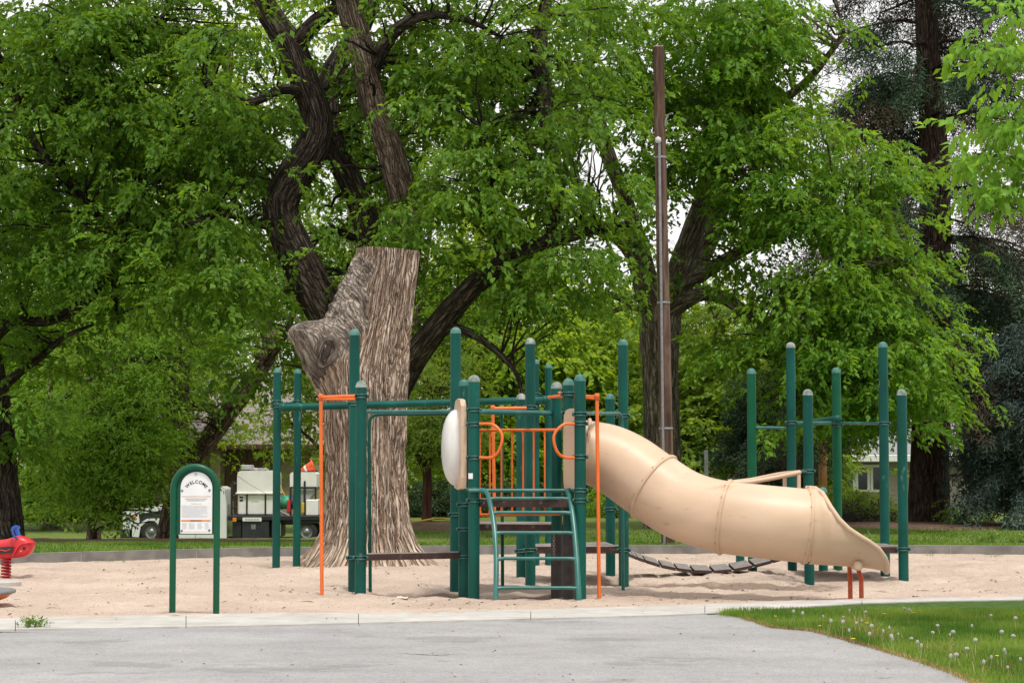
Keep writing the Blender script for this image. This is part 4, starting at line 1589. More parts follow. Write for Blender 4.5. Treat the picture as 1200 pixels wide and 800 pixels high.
# the grain of the limb runs out along it
gd_ = np.array([-.55, -.15, .82]); gd_ /= np.linalg.norm(gd_)
g1 = np.cross(gd_, [0, 1, 0]); g1 /= np.linalg.norm(g1)
g2 = np.cross(gd_, g1)
LB_ = np.stack([VV @ g1, VV @ g2, VV @ gd_], -1)
onl = np.zeros(len(VV), bool); onl[pa[1][fl].ravel()] = True
nrm_ = VV - np.repeat(np.array([q[:3] for q in rows_]), 300, axis=0)
nrm_[:, 2] = 0
nrm_ /= np.linalg.norm(nrm_, axis=1)[:, None] + 1e-6
wgt = np.clip((.9 - da) / .35, 0, 1) * onl
for i in np.where(onl)[0]:
    q = LB_[i]
    dn_ = abs(mnoise.noise((q[0] * 9, q[1] * 9, q[2] * 1.6))) * .06 + .05 * mnoise.noise((q[0] * 3.5, q[1] * 3.5, q[2] * 2.5)) + .02 * mnoise.noise((q[0] * 16, q[1] * 16, q[2] * 8))
    VV[i] += nrm_[i] * (dn_ - .02) * wgt[i]
trunk = mesh_np('trunk', VV, pa[1][~fl], M['trunk_stump'], ST, vec={'bark': pa[2]}, smooth_=True)
limb = mesh_np('cut_limb', VV, pa[1][fl], M['stump_limb'], ST, vec={'bark': LB_}, smooth_=True)
for o_ in (trunk, limb):
    import bmesh
    bm_ = bmesh.new(); bm_.from_mesh(o_.data)
    bmesh.ops.delete(bm_, geom=[v for v in bm_.verts if not v.link_faces], context='VERTS')
    bm_.to_mesh(o_.data); bm_.free()
# sawn top
tv = VV.reshape(-1, 300, 3)[-1]
c = tv.mean(0)
mb = MB()
rings = 8
vs = [Vector(c) + Vector((0, 0, .012))]
for r in range(1, rings + 1):
    for k in range(0, 300, 2):
        p = c + (tv[k] - c) * (r / rings)
        vs.append(Vector((p[0], p[1], tv[k][2] + .012 * (1 - (r / rings) ** 4))))
n_ = 150
fs = [(0, 1 + k, 1 + (k + 1) % n_) for k in range(n_)]
for r in range(rings - 1):
    for k in range(n_):
        a0, b0 = 1 + r * n_ + k, 1 + r * n_ + (k + 1) % n_
        fs.append((a0, a0 + n_, b0 + n_, b0))
mb.add(vs, fs)
mb.build('sawn_top', M['cutwood'], trunk)
# knot: a raised lip round a dark rotten hollow, on the front of the limb
dep = VV[:, 1] * CP + (VV[:, 2] - HC) * SP
ppx = 600 + FPX * VV[:, 0] / dep
ppy = 400 - FPX * (-VV[:, 1] * SP + (VV[:, 2] - HC) * CP) / dep


def surf(x, y):
    q = np.where(np.hypot(ppx - x, ppy - y) < 5)[0]
    return Vector(VV[q[np.argmin(VV[q, 1])]])


kc = surf(381, 416)
kd = Vector((-.30, -1, .05)).normalized()
u = (Vector((.42, 0, 1)) - kd * kd.dot(Vector((.42, 0, 1)))).normalized()
w_ = kd.cross(u)


def onsurf(p):
    dp = p.y * CP + (p.z - HC) * SP
    s_ = surf(600 + FPX * p.x / dp, 400 - FPX * (-p.y * SP + (p.z - HC) * CP) / dp)
    return Vector((p.x, s_.y, p.z))


ring = []
for k in range(41):
    a = 2 * math.pi * k / 40
    p = onsurf(kc + u * (.21 * math.cos(a)) + w_ * (.115 * math.sin(a) * (1 + .2 * math.cos(a))))
    ring.append(p + kd * .0)
sm_ = [(ring[(k - 2) % 40] + ring[(k - 1) % 40] + ring[k % 40] + ring[(k + 1) % 40] + ring[(k + 2) % 40]) / 5 for k in range(41)]
rr_ = [(*p, .044 + .03 * mnoise.noise((p.x * 7, p.z * 7, 1))) for p in sm_]
pk = bark_tube(rr_, n=20, nz=.010, nk=3, seed=2.2)
mesh_np('knot', pk[0], pk[1], M['stump_limb'], limb, vec={'bark': pk[2]}, smooth_=True)
hv = [kc + u * ((p - kc).dot(u) * .62) + w_ * ((p - kc).dot(w_) * .42) + kd * .022 for p in sm_[:40]]
cen = sum(hv, Vector()) / 40
MB().add([cen + kd * .02] + hv, [(0, 1 + k, 1 + (k + 1) % 40) for k in range(40)]).build('hollow', M['hollow'], limb)

# ------------------------------------------------------------------ foliage
def make_spray(rng, nl=26, L=.55, leaf=.13, wr=.42, droop=.5, hang=.8, wild=.3):
    """one twig with leaves: vertices (nl*4,3) and a tone per vertex"""
    V = np.zeros((nl, 4, 3)); tone = np.zeros((nl, 4))
    for i in range(nl):
        t = (i + rng.random()) / nl
        side = 1 if i % 2 else -1
        lat = side * (0.04 + .30 * L * rng.random() * (1 - .5 * t))
        p = np.array([L * t, lat, -droop * L * t * t - .35 * abs(lat) + rng.normal(0, .02)])
        d = np.array([.55 + .3 * rng.random(), side * (.25 + .7 * rng.random()), -hang * (.35 + rng.random() * .9)])
        d += rng.normal(0, wild, 3)
        d /= np.linalg.norm(d)
        n = np.array([rng.normal(0, .5), rng.normal(0, .5), 1.0])
        n -= d * n.dot(d); n /= np.linalg.norm(n)
        w = np.cross(d, n)
        s = leaf * (.65 + .6 * rng.random())
        h = s * wr / 2
        V[i, 0] = p
        V[i, 1] = p + d * s * .42 + w * h + n * s * .06
        V[i, 2] = p + d * s - n * s * .10
        V[i, 3] = p + d * s * .42 - w * h + n * s * .06
        tone[i] = rng.random()
    return V.reshape(-1, 3), tone.reshape(-1)


def make_needles(rng, L=.9, n=90, nl=.10, w=.010, hang=.9):
    """drooping conifer branchlet: hanging twiglets set with thin needle tufts"""
    V, tone = [], []
    for i in range(n):
        t = rng.random() ** .8
        side = 1 if rng.random() < .5 else -1
        lat = side * rng.random() * .32 * L * (1 - .6 * t)
        dz = -rng.random() ** 1.5 * hang * .45 * L
        p = np.array([L * t, lat, -.25 * L * t * t + dz])
        d = np.array([.5 + .6 * rng.normal(), side * .5 + .6 * rng.normal(), -.4 + .7 * rng.normal()])
        d /= np.linalg.norm(d)
        q = np.cross(d, rng.normal(size=3)); q /= np.linalg.norm(q)
        s = nl * (.6 + .8 * rng.random())
        V += [p - q * w, p + q * w, p + d * s + q * w * .5, p + d * s - q * w * .5]
        tone += [rng.random()] * 4
    return np.array(V), np.array(tone)


def scatter(sprays, P, yaw, sc, tilt, tone_off, rng):
    """copies of the sprays at P (numpy only), one big array"""
    P = np.asarray(P); k = len(sprays)
    which = rng.integers(0, k, len(P))
    VV, TT, FF = [], [], []
    o = 0
    for s in range(k):
        m = which == s
        if not m.any():
            continue
        v, t = sprays[s]
        c, sn = np.cos(yaw[m]), np.sin(yaw[m])
        ct, st_ = np.cos(tilt[m]), np.sin(tilt[m])
        x = v[None, :, 0] * ct[:, None] + v[None, :, 2] * st_[:, None]
        z = -v[None, :, 0] * st_[:, None] + v[None, :, 2] * ct[:, None]
        y = np.broadcast_to(v[None, :, 1], x.shape)
        S_ = sc[m][:, None]
        X = (x * c[:, None] - y * sn[:, None]) * S_ + P[m][:, 0:1]
        Yy = (x * sn[:, None] + y * c[:, None]) * S_ + P[m][:, 1:2]
        Z = z * S_ + P[m][:, 2:3]
        vv = np.stack([X, Yy, Z], -1).reshape(-1, 3)
        tt = np.clip(t[None, :] * .6 + tone_off[m][:, None], 0, 1).reshape(-1)
        VV.append(vv); TT.append(tt)
        FF.append(np.arange(o, o + len(vv)).reshape(-1, 4))
        o += len(vv)
    return np.concatenate(VV), np.concatenate(FF), np.concatenate(TT)


SPR = [make_spray(np.random.default_rng(100 + i), nl=32, L=.46, leaf=.118, wr=.56, droop=.7, hang=.75, wild=.4) for i in range(26)]
SPR_SMALL = [make_spray(np.random.default_rng(200 + i), nl=30, L=.5, leaf=.085, wr=.55, droop=.45, hang=.7) for i in range(8)]
SPR_NEAR = [make_spray(np.random.default_rng(300 + i), nl=16, L=.5, leaf=.15, wr=.55, droop=.4, hang=1.3) for i in range(6)]
SPR_FAR = [make_spray(np.random.default_rng(400 + i), nl=18, L=.7, leaf=.19, wr=.6, droop=.3, hang=.5) for i in range(6)]
NDL = [make_needles(np.random.default_rng(500 + i)) for i in range(6)]
NDB = [make_needles(np.random.default_rng(600 + i), L=.8, n=110, nl=.09, w=.012, hang=.7) for i in range(6)]
STATS = {}


KEEP = []      # limbs left bare of leaves: photo polyline, half width, distance, share of leaves dropped
BOX = [(203, 548, 385, 634, 82, .94), (147, 585, 203, 634, 82, .75), (986, 518, 1037, 573, 67, .96), (246, 515, 303, 578, 100, .9), (956, 465, 972, 612, 54.6, .9), (1000, 510, 1040, 540, 67, .5), (520, 235, 575, 290, 50, .75),
       (250, 20, 325, 110, 60, .65), (655, 165, 735, 215, 60, .65), (938, 0, 995, 112, 60, .94), (640, 310, 690, 400, 50, .6), (795, 225, 850, 300, 43.6, .75), (270, 160, 325, 250, 39.5, .5), (560, 20, 640, 140, 60, .25), (1108, 525, 1160, 625, 47, .6), (560, 380, 770, 600, 50, .6), (800, 420, 930, 600, 50, .35),
       (225, 440, 325, 530, 100, .45)]


def bare(pts_, Y=None, drop=.9, margin=13):
    KEEP.append((np.array([(p[0], p[1]) for p in pts_], float), np.array([p[3] for p in pts_], float) + margin, max(p[2] for p in pts_), drop))


def thin_out(P, rng):
    dep = P[:, 1] * CP + (P[:, 2] - HC) * SP
    x = 600 + FPX * P[:, 0] / dep
    y = 400 - FPX * (-P[:, 1] * SP + (P[:, 2] - HC) * CP) / dep
    ok = np.ones(len(P), bool)
    u_ = rng.random(len(P))
    for pl, hw_, Y, dr in KEEP:
        m = P[:, 1] < Y + .3
        for (a, b, h0, h1) in zip(pl[:-1], pl[1:], hw_[:-1], hw_[1:]):
            d = b - a
            t = np.clip(((x - a[0]) * d[0] + (y - a[1]) * d[1]) / (d @ d), 0, 1)
            dist = np.hypot(x - a[0] - d[0] * t, y - a[1] - d[1] * t)
            ok &= ~(m & (dist < h0 + (h1 - h0) * t) & (u_ < dr))
    u_ = rng.random(len(P))
    for x0, y0, x1, y1, Y, dr in BOX:
        # soft-edged patch
        q = np.maximum(np.abs(x - (x0 + x1) / 2) / ((x1 - x0) / 2), np.abs(y - (y0 + y1) / 2) / ((y1 - y0) / 2))
        ok &= ~((P[:, 1] < Y) & (q < 1 + .3 * (rng.random(len(P)) - .7)) & (u_ < dr))
    return ok


class Tree:
    def __init__(self, name, label, x, y, Y, bark='bark', cat='tree', group=None, zb=None):
        X = (x - 600) / FPX * Y
        self.zb = tz(X, Y) if zb is None else zb
        self.root = thing(name, label, cat, (X, Y, self.zb), group)
        self.parts = []
        self.own = {}
        self.pts = []
        self.bark = bark
        self.seed = x * .37 % 17
        self.rng = np.random.default_rng(int(x * 7 + y * 3 + Y * 11) % 100000)

    def limb(self, ctrl, attach=True, nz=None, show=None, own=None):
        """ctrl rows: photo x, y, distance, half width in photo pixels"""
        if show:
            bare(ctrl[show[0]:show[1]], drop=show[2])
        rows_ = []
        for x, y, Y, rp in ctrl:
            q = at(x, y, Y)
            rows_.append((q.x, q.y, q.z, rp * Y / FPX))
        r0 = max(r[3] for r in rows_)
        rows_ = catmull(rows_, max(.06, r0 * .45))
        n = 28 if r0 > .25 else (16 if r0 > .12 else 9)
        (self.parts if own is None else self.own.setdefault(own, [])).append(bark_tube(rows_, n=n, nz=(.10 * min(r0, .35) if r0 > .1 else 0) if nz is None else nz, nk=2.6, seed=self.seed + len(self.parts) * 1.7))
        if attach:
            for q in rows_[::2]:
                self.pts.append((np.array(q[:3]), q[3]))
        return self

    def twig(self, a, b, r0, r1, sag=.0):
        m = (a + b) / 2 + np.array([self.rng.normal(0, .12), self.rng.normal(0, .12), sag])
        L = np.linalg.norm(b - a)
        m = m + self.rng.normal(0, .06, 3) * L
        k = max(4, int(L / .35))
        rows_ = []
        for i in range(k + 1):
            t = i / k
            p = (1 - t) ** 2 * a + 2 * t * (1 - t) * m + t * t * b
            p = p + self.rng.normal(0, .018, 3) * L * (0 < i < k)
            rows_.append((*p, r0 + (r1 - r0) * t))
        self.parts.append(bark_tube(rows_, n=5, seed=self.rng.random() * 9))
        return [np.array(q[:3]) for q in rows_]

    def crown(self, lobes, n, per=13, spr=SPR, leafmat='leaf_elm', spread=(.55, .17), sc=(.65, 1.4), twigs=True, bias=2.0, tone=(.15, .5), name='crown', rad=(.035, .010), tilt=.1, maxlen=4.5, holes=0.0):
        """lobes: photo x, y, distance, rx, ry (photo px), depth radius in metres, weight"""
        rng = self.rng
        wts = np.array([(l[6] if len(l) > 6 else 1) * l[3] * l[4] for l in lobes], float)
        wts /= wts.sum()
        C = []
        pts = np.array([p for p, r in self.pts]) if self.pts else None
        while len(C) < n:
            l = lobes[rng.choice(len(lobes), p=wts)]
            c = np.array(at(l[0], l[1], l[2]))
            s = l[2] / FPX
            d = rng.normal(size=3); d /= np.linalg.norm(d)
            r = rng.random() ** (1 / bias)
            p = c + d * r * np.array([l[3] * s, l[5], l[4] * s])
            if p[2] < tz(p[0], p[1]) + .15 and self.root.get('category') != 'shrub':
                continue
            C.append(p)
        C = np.array(C)
        P, yaw, CT = [], [], []
        for c in C:
            m = max(3, int(per * (.6 + .8 * rng.random())))
            o = rng.normal(size=(m, 3)) * np.array([spread[0], spread[0], spread[1]])
            o[:, 2] -= .30 * (o[:, 0] ** 2 + o[:, 1] ** 2)
            P.append(c + o)
            CT.append(np.full(m, rng.uniform(tone[0] - .1, tone[1])))
            yaw.append(np.arctan2(o[:, 1], o[:, 0]) + rng.normal(0, .6, m))
            if twigs and pts is not None:
                dd = np.linalg.norm(pts - c, axis=1) + np.maximum(0, pts[:, 2] - c[2]) * 1.0
                j = int(np.argmin(dd))
                L = np.linalg.norm(pts[j] - c)
                if L < maxlen:
                    base = pts[j]
                    r0 = min(self.pts[j][1] * .6, rad[0] * (.5 + L * .25))
                    tw = self.twig(base, c, max(r0, rad[1]), rad[1] * .7, sag=.12 * L * .5)
                    for q in range(2):
                        a = tw[max(1, len(tw) - 2 - q)]
                        e = c + o[rng.integers(0, m)]
                        self.twig(a, e, rad[1] * .7, rad[1] * .3)
        P = np.concatenate(P); yaw = np.concatenate(yaw); CT = np.concatenate(CT)
        ok = thin_out(P, rng)
        if holes > 0:
            # airy gaps between the leaf masses
            hn = np.array([mnoise.noise((q[0] * .75 + self.seed, q[1] * .75, q[2] * .95)) + .35 * mnoise.noise((q[0] * 1.9, q[1] * 1.9, q[2] * 2.3)) for q in P])
            ok &= ~((hn > .10) & (rng.random(len(P)) < holes))
        P, yaw = P[ok], yaw[ok]
        k = len(P)
        scl = rng.uniform(sc[0], sc[1], k)
        tl = rng.normal(tilt, .25, k)
        to = (CT[ok] * .75 + rng.uniform(tone[0], tone[1], k) * .5 - .12)
        v, f, t = scatter(spr, P, yaw, scl, tl, to, rng)
        STATS[self.root.name + name] = len(f)
        mesh_np(name, v, f, M[leafmat], self.root, attrs={'tone': t})
        return self

    def done(self):
        if self.parts:
            v, f, b = join(self.parts)
            mesh_np('trunk', v, f, M[self.bark], self.root, vec={'bark': b}, smooth_=True)
        for k_, ps_ in self.own.items():
            v, f, b = join(ps_)
            mesh_np('limb', v, f, M[k_], self.root, vec={'bark': b}, smooth_=True)
        return self.root


# big spreading tree behind the cut trunk
A = Tree('shade_tree', 'huge dark-barked spreading tree directly behind the sawn-off trunk', 447, 640, 40, 'bark')
A.limb([(447, 650, 40, 36), (446, 600, 40, 32), (444, 520, 40, 31), (440, 450, 40, 32)])
A.limb([(442, 455, 40, 28), (415, 410, 40, 26), (385, 368, 40, 25), (358, 320, 40, 23), (335, 270, 40, 22), (328, 240, 40, 21), (345, 205, 40, 21), (368, 170, 40, 20), (372, 140, 40, 19), (357, 95, 40, 18), (338, 50, 40, 17), (318, 20, 40, 15.5), (296, -20, 40, 14), (270, -110, 40, 10), (255, -220, 40, 5)], show=(1, 13, .84))
A.limb([(350, 75, 40, 11), (352, 48, 39.9, 11), (372, 25, 39.7, 10), (395, 8, 39.5, 8), (430, -40, 39, 5)], show=(0, 4, .85))
A.limb([(452, 450, 40.5, 18), (440, 320, 41, 17), (428, 255, 41, 16), (412, 215, 41, 15), (395, 180, 41.2, 15), (383, 130, 41.4, 14), (388, 90, 41.6, 14), (405, 60, 42, 13), (430, 20, 42, 10), (450, -60, 42, 7)], show=(2, 8, .8))
A.limb([(448, 445, 39.6, 26), (462, 360, 39.2, 23), (474, 290, 39, 21), (475, 250, 39, 19), (463, 195, 39, 17), (450, 155, 39, 16), (436, 115, 39, 15.5), (424, 60, 39, 15), (410, 10, 39, 14), (395, -60, 39, 10), (385, -170, 39, 6)], show=(4, 10, .85), own='bark_brown')
A.limb([(436, 82, 39, 9), (448, 58, 38.8, 9), (462, 38, 38.7, 8), (485, 22, 38.5, 6.5), (515, 18, 38.3, 5), (552, 26, 38, 3.5), (590, 45, 38, 2)], show=(0, 6, .8))
A.limb([(450, 480, 40, 20), (480, 428, 39.6, 17), (515, 380, 39, 15), (555, 335, 38.6, 13.5), (600, 303, 38.2, 11.5), (640, 285, 38, 10), (690, 270, 38, 7), (740, 262, 38, 4)], show=(0, 5, .9))
A.limb([(597, 308, 38.2, 9), (583, 280, 38.2, 8), (576, 250, 38.2, 6), (579, 205, 38.2, 5), (566, 150, 38, 3)])
A.limb([(640, 287, 38, 9), (655, 240, 38.6, 9), (645, 170, 39, 9), (637, 100, 39.3, 9.5), (633, 50, 39.5, 9), (642, -10, 40, 7), (650, -90, 40, 4)], show=(3, 6, .7))
A.limb([(520, 382, 39, 8), (560, 395, 38.5, 5), (600, 430, 38, 3), (615, 470, 37.6, 2)])
A.limb([(332, 260, 40, 8), (300, 262, 39.5, 6), (262, 250, 39, 5), (215, 265, 38.5, 3)])
A.limb([(360, 110, 40, 7), (330, 105, 39.5, 6), (290, 120, 39, 5), (240, 100, 38.5, 3)])
LA = [(330, 110, 39, 150, 120, 3.5), (420, 60, 40, 150, 120, 4), (560, 80, 39, 160, 120, 4), (610, 190, 38, 130, 110, 3), (560, 250, 37.5, 110, 80, 2.2), (640, 330, 37.2, 90, 70, 1.8), (520, 330, 40, 70, 60, 1.5, .5), (300, 240, 38.5, 110, 90, 2.2), (430, 175, 44, 130, 110, 2.5, .9), (330, 300, 44, 80, 80, 2, .6), (265, 330, 38.5, 90, 60, 2, .8), (600, 60, 40, 150, 120, 4), (450, -120, 40, 300, 90, 4, .6), (340, 420, 40.5, 40, 50, 1.0, .5), (490, 240, 37.4, 60, 50, 1, .8)]
A.crown(LA, 320, per=13, leafmat='leaf_elm', spread=(.50, .13), holes=.62)
A.done()

# left tree, close and dark
Ct = Tree('leafy_tree', 'dark leafy tree filling the upper left, its trunk behind the red spring rider', 12, 640, 43, 'bark')
Ct.limb([(12, 648, 43, 19), (10, 600, 43, 15), (6, 550, 43, 14), (0, 480, 43, 14), (-14, 400, 43, 13), (-24, 300, 43, 12), (-30, 200, 43, 11), (-35, 80, 43, 9), (-30, -60, 43, 6)])
Ct.limb([(-14, 400, 43, 9), (15, 378, 42.7, 7), (60, 375, 42.5, 6), (100, 352, 42.3, 6), (132, 318, 42, 5), (145, 280, 42, 4), (160, 220, 42, 3)], show=(0, 5, .8))
Ct.limb([(0, 455, 43, 7), (18, 440, 42.6, 5.5), (48, 417, 42.3, 4.5), (75, 395, 42, 3.5), (110, 380, 42, 2)], show=(0, 4, .8))
Ct.limb([(-30, 60, 43, 8), (-8, 66, 42.5, 8), (12, 90, 42, 8), (26, 138, 42, 6.5), (48, 178, 41.6, 5), (80, 215, 41.3, 4.5), (124, 262, 41, 4), (150, 300, 41, 2)], show=(0, 7, .75))
Ct.limb([(26, 110, 42, 3.5), (45, 98, 42, 3), (72, 78, 42, 2)])
Ct.limb([(135, 318, 42, 4.5), (134, 350, 42, 4), (138, 380, 42, 2)])
Ct.limb([(-30, 150, 43, 7), (60, 130, 42, 5), (140, 60, 41.5, 4), (190, 20, 41.3, 3), (200, -40, 41, 2)])
LC = [(40, 100, 42, 110, 130, 3), (150, 90, 41.5, 130, 120, 3), (230, 190, 41.5, 110, 110, 2.5), (60, 260, 41.5, 110, 100, 3), (150, 290, 41, 100, 80, 2), (20, 380, 42, 70, 80, 2.2), (100, 20, 42, 160, 80, 3), (250, 60, 42, 80, 90, 2, .8), (20, 480, 42, 60, 60, 1.5, .7), (-60, 200, 43, 80, 250, 3, .4), (100, -110, 42, 260, 70, 3, .4)]
Ct.crown(LC, 270, per=15, leafmat='leaf_dark', sc=(.7, 1.35), spread=(.50, .13), holes=.4)
Ct.done()

# tree with a low hanging crown by the truck
B = Tree('leaning_tree', 'tree with a trunk leaning right and low hanging leaves, beside the white truck', 198, 632, 52, 'bark_brown')
B.limb([(196, 640, 52, 15), (197, 610, 52, 11), (205, 580, 52, 10.5), (222, 545, 52, 11), (240, 520, 52, 12), (270, 480, 52, 11.5), (304, 432, 52, 11), (317, 400, 52, 10), (300, 362, 52, 9.5), (280, 335, 52, 8), (255, 300, 52, 6), (235, 240, 52, 4)], show=(0, 9, .85))
B.limb([(215, 556, 52, 9), (210, 480, 52.4, 11), (213, 420, 52.5, 11), (224, 380, 52.5, 11), (236, 330, 52.5, 10), (250, 250, 52.5, 9), (262, 150, 52.5, 7), (270, 40, 52.5, 5)], show=(1, 5, .7))
B.limb([(304, 432, 52, 6), (330, 400, 51.5, 4), (350, 350, 51, 3)])
B.limb([(212, 440, 52, 5), (170, 420, 51, 4), (110, 440, 50, 3), (70, 470, 49.6, 2.4)])
B.limb([(110, 640, 50.5, 6), (107, 600, 50.5, 4.5), (104, 560, 50.4, 4.5), (100, 500, 50.2, 4), (96, 440, 50, 3)])
B.limb([(58, 520, 49.8, 4.5), (57, 480, 49.8, 4.2), (60, 440, 49.8, 3)])
LB = [(160, 430, 50, 120, 90, 2.5), (110, 500, 49.5, 90, 70, 2, 1), (190, 500, 50, 80, 75, 1.8, 1.1), (110, 565, 49.2, 60, 40, 1.4, .8), (165, 560, 49.2, 45, 40, 1.2, 1.0), (210, 380, 51, 100, 90, 2.2, .8), (60, 560, 49.5, 55, 35, 1.4, .5), (280, 400, 51.4, 50, 70, 1.5, .6), (250, 250, 52, 120, 90, 2, .5)]
B.crown(LB, 270, per=12, spr=SPR_SMALL, leafmat='leaf_elm2', spread=(.50, .20), sc=(.85, 1.3), tone=(.2, .6))
B.crown([(182, 606, 48.8, 14, 12, .5), (195, 590, 48.8, 22, 10, .5)], 7, per=6, spr=SPR_SMALL, leafmat='leaf_elm2', spread=(.3, .2), name='low_leaves')
B.done()

# tree behind the pole
D = Tree('grey_trunk_tree', 'broad leafy tree with a straight grey trunk behind the wooden pole', 778, 632, 45, 'bark_grey')
D.limb([(778, 640, 45, 27), (777, 600, 45, 23), (776, 520, 45, 22), (774, 440, 45, 21.5), (773, 390, 45, 24), (776, 350, 45, 24)], show=(1, 6, .9))
D.limb([(772, 375, 45, 17), (757, 335, 44.7, 15), (745, 300, 44.5, 12), (722, 276, 44.2, 9), (695, 268, 44, 7), (655, 272, 43.6, 4), (620, 290, 43, 2.5)], show=(0, 4, .75))
D.limb([(780, 360, 45, 18), (797, 310, 45.2, 14), (815, 262, 45.3, 13), (828, 220, 45.4, 12), (834, 150, 45.5, 10), (842, 60, 45.6, 8), (850, -40, 45.6, 5)], show=(0, 4, .9))
D.limb([(800, 330, 45.6, 12), (822, 300, 46, 12), (840, 255, 46.2, 12), (850, 200, 46.4, 10), (870, 120, 46.4, 7), (890, 20, 46.4, 4)])
D.limb([(785, 365, 44.8, 10), (820, 345, 44.3, 9), (850, 350, 44, 8), (878, 372, 43.6, 7), (897, 396, 43.3, 6), (908, 430, 43, 4), (912, 480, 42.6, 2.5)], show=(2, 6, .85))
D.limb([(765, 345, 45, 11), (748, 280, 45.4, 10), (730, 225, 45.6, 9), (714, 185, 45.8, 9), (702, 140, 46, 8), (690, 70, 46, 6), (682, -20, 46, 4)], show=(2, 5, .85))
D.limb([(800, 335, 44.8, 9), (850, 305, 44, 8), (905, 275, 43.2, 7), (960, 255, 42.6, 6), (1020, 270, 42, 4), (1070, 310, 41.6, 3)])
D.limb([(832, 180, 45.4, 7), (880, 140, 44.6, 6), (940, 100, 43.8, 5), (990, 40, 43, 3)])
D.limb([(755, 345, 44.8, 5), (735, 352, 44.5, 4.5), (715, 345, 44.2, 4), (700, 352, 44, 3)])
D.limb([(760, 365, 44.8, 4.5), (735, 360, 44.6, 3.6), (712, 368, 44.4, 2.8)])
LD_ = [(700, 70, 43.5, 110, 100, 3), (800, 60, 44, 120, 120, 3.5), (880, 90, 43.5, 110, 110, 3), (930, 190, 42.5, 120, 100, 3), (1000, 280, 41.5, 100, 110, 2.6), (1040, 360, 41, 75, 90, 2.2), (960, 380, 41.5, 90, 70, 2), (1010, 450, 41, 80, 60, 1.8, 1), (870, 260, 42.6, 90, 80, 2.4), (840, 180, 42.8, 100, 80, 2), (720, 180, 43, 90, 70, 2, .9), (690, 310, 42, 80, 50, 1.6, 1), (900, 340, 42.4, 60, 50, 1.5), (870, 400, 42.5, 60, 22, 1.2, .8), (800, -90, 44, 260, 80, 4, .4), (960, 60, 42.5, 60, 70, 1.6, .5), (1080, 430, 40.6, 40, 80, 1.4, .8), (960, 470, 41.6, 60, 40, 1.4, .5)]
D.crown(LD_, 285, per=13, leafmat='leaf_elm2', tone=(.1, .6), spread=(.48, .13), holes=.6)
D.crown([(1015, 420, 40.8, 70, 110, 1.2), (930, 200, 42, 110, 90, 1.5), (860, 60, 43, 120, 80, 2)], 60, per=14, leafmat='leaf_near', name='young_shoots', spread=(.42, .12), tone=(-.1, .3), twigs=False)
D.done()

# small tree with a red-brown trunk behind the bench plank
K4 = Tree('small_tree', 'small tree with a red-brown trunk between the stump and the bubble window', 500, 617, 49, 'bark_red')
K4.limb([(500, 622, 49, 8), (500, 600, 49, 5.8), (501, 570, 49, 5.6), (500, 540, 49, 5.5), (503, 505, 49, 4), (510, 460, 49, 3)], show=(0, 4, .8))
K4.limb([(501, 558, 49, 4), (490, 535, 49, 3), (478, 510, 49, 2)])
K4.limb([(500, 548, 49, 4), (522, 528, 49, 3), (540, 505, 49, 2)])
K4.crown([(505, 490, 48.6, 45, 50, 1.0), (490, 520, 48.6, 28, 25, .7), (530, 510, 48.5, 30, 35, .8), (515, 440, 49, 60, 40, 1.2)], 75, per=12, spr=SPR_SMALL, leafmat='leaf_mid', spread=(.32, .2), sc=(.7, 1.0))
K4.done()

# lighter trees and tall shrubs further back
def back_tree(name, label, x, Y, lobes, n, leaf='leaf_yellow', bark='bark_grey', rp=7, per=12, group=None, spr=SPR_FAR, stems=3, sc=(.8, 1.25), tone=(.1, .6), cat='tree'):
    T = Tree(name, label, x, 620, Y, bark, cat=cat, group=group)
    yb = 540 + (HC - T.zb) * FPX / Y
    top = min(l[1] for l in lobes)
    rg_ = T.rng
    T.limb([(x, yb + 4, Y, rp * 1.3), (x, yb - 25, Y, rp), (x + rg_.normal(0, 6), (yb + top) / 2, Y, rp * .8), (x + rg_.normal(0, 12), top + 20, Y, rp * .35)])
    for s in range(stems):
        l = lobes[s % len(lobes)]
        y0 = yb - 40 - 30 * s
        T.limb([(x, y0, Y, rp * .55), ((x + l[0]) / 2, (y0 + l[1]) / 2 - 10, (Y + l[2]) / 2, rp * .4), (l[0], l[1] - 10, l[2], rp * .2)])
    T.crown(lobes, n, per=per, spr=spr, leafmat=leaf, spread=(.7, .35), sc=sc, tone=tone, rad=(.03, .012), maxlen=4)
    return T.done()


back_tree('yellow_green_tree', 'yellow-green tree in the gap right of the stump top', 585, 62, [(575, 300, 62, 70, 90, 1.8), (600, 400, 62, 70, 60, 1.8), (560, 420, 62, 60, 70, 1.8), (580, 510, 61, 60, 60, 1.5), (540, 520, 61, 50, 50, 1.5, .7)], 190)
back_tree('yellow_green_tree', 'yellow-green tree behind the front deck posts, left of the pole', 690, 64, [(690, 420, 64, 80, 80, 2), (720, 490, 63.5, 70, 60, 1.6), (650, 480, 63.5, 60, 70, 1.6), (700, 560, 62.5, 80, 45, 1.4), (740, 390, 64, 50, 60, 1.5, .7)], 170)
back_tree('yellow_green_tree', 'yellow-green tree right of the pole, above the tube slide', 850, 61, [(840, 420, 61, 70, 60, 1.8), (860, 480, 60.5, 80, 60, 1.8), (820, 540, 60, 60, 60, 1.5), (890, 540, 60, 70, 50, 1.5), (830, 350, 61.5, 45, 50, 1.4, .6), (780, 520, 61, 40, 80, 1.2, .6)], 180, leaf='leaf_mid', tone=(.3, .8))
back_tree('yellow_green_tree', 'pale green tree seen between the right climbing posts', 950, 60, [(930, 520, 60, 60, 60, 1.6), (960, 470, 60, 50, 60, 1.5, .7), (900, 580, 59, 70, 35, 1.2)], 85, leaf='leaf_mid')
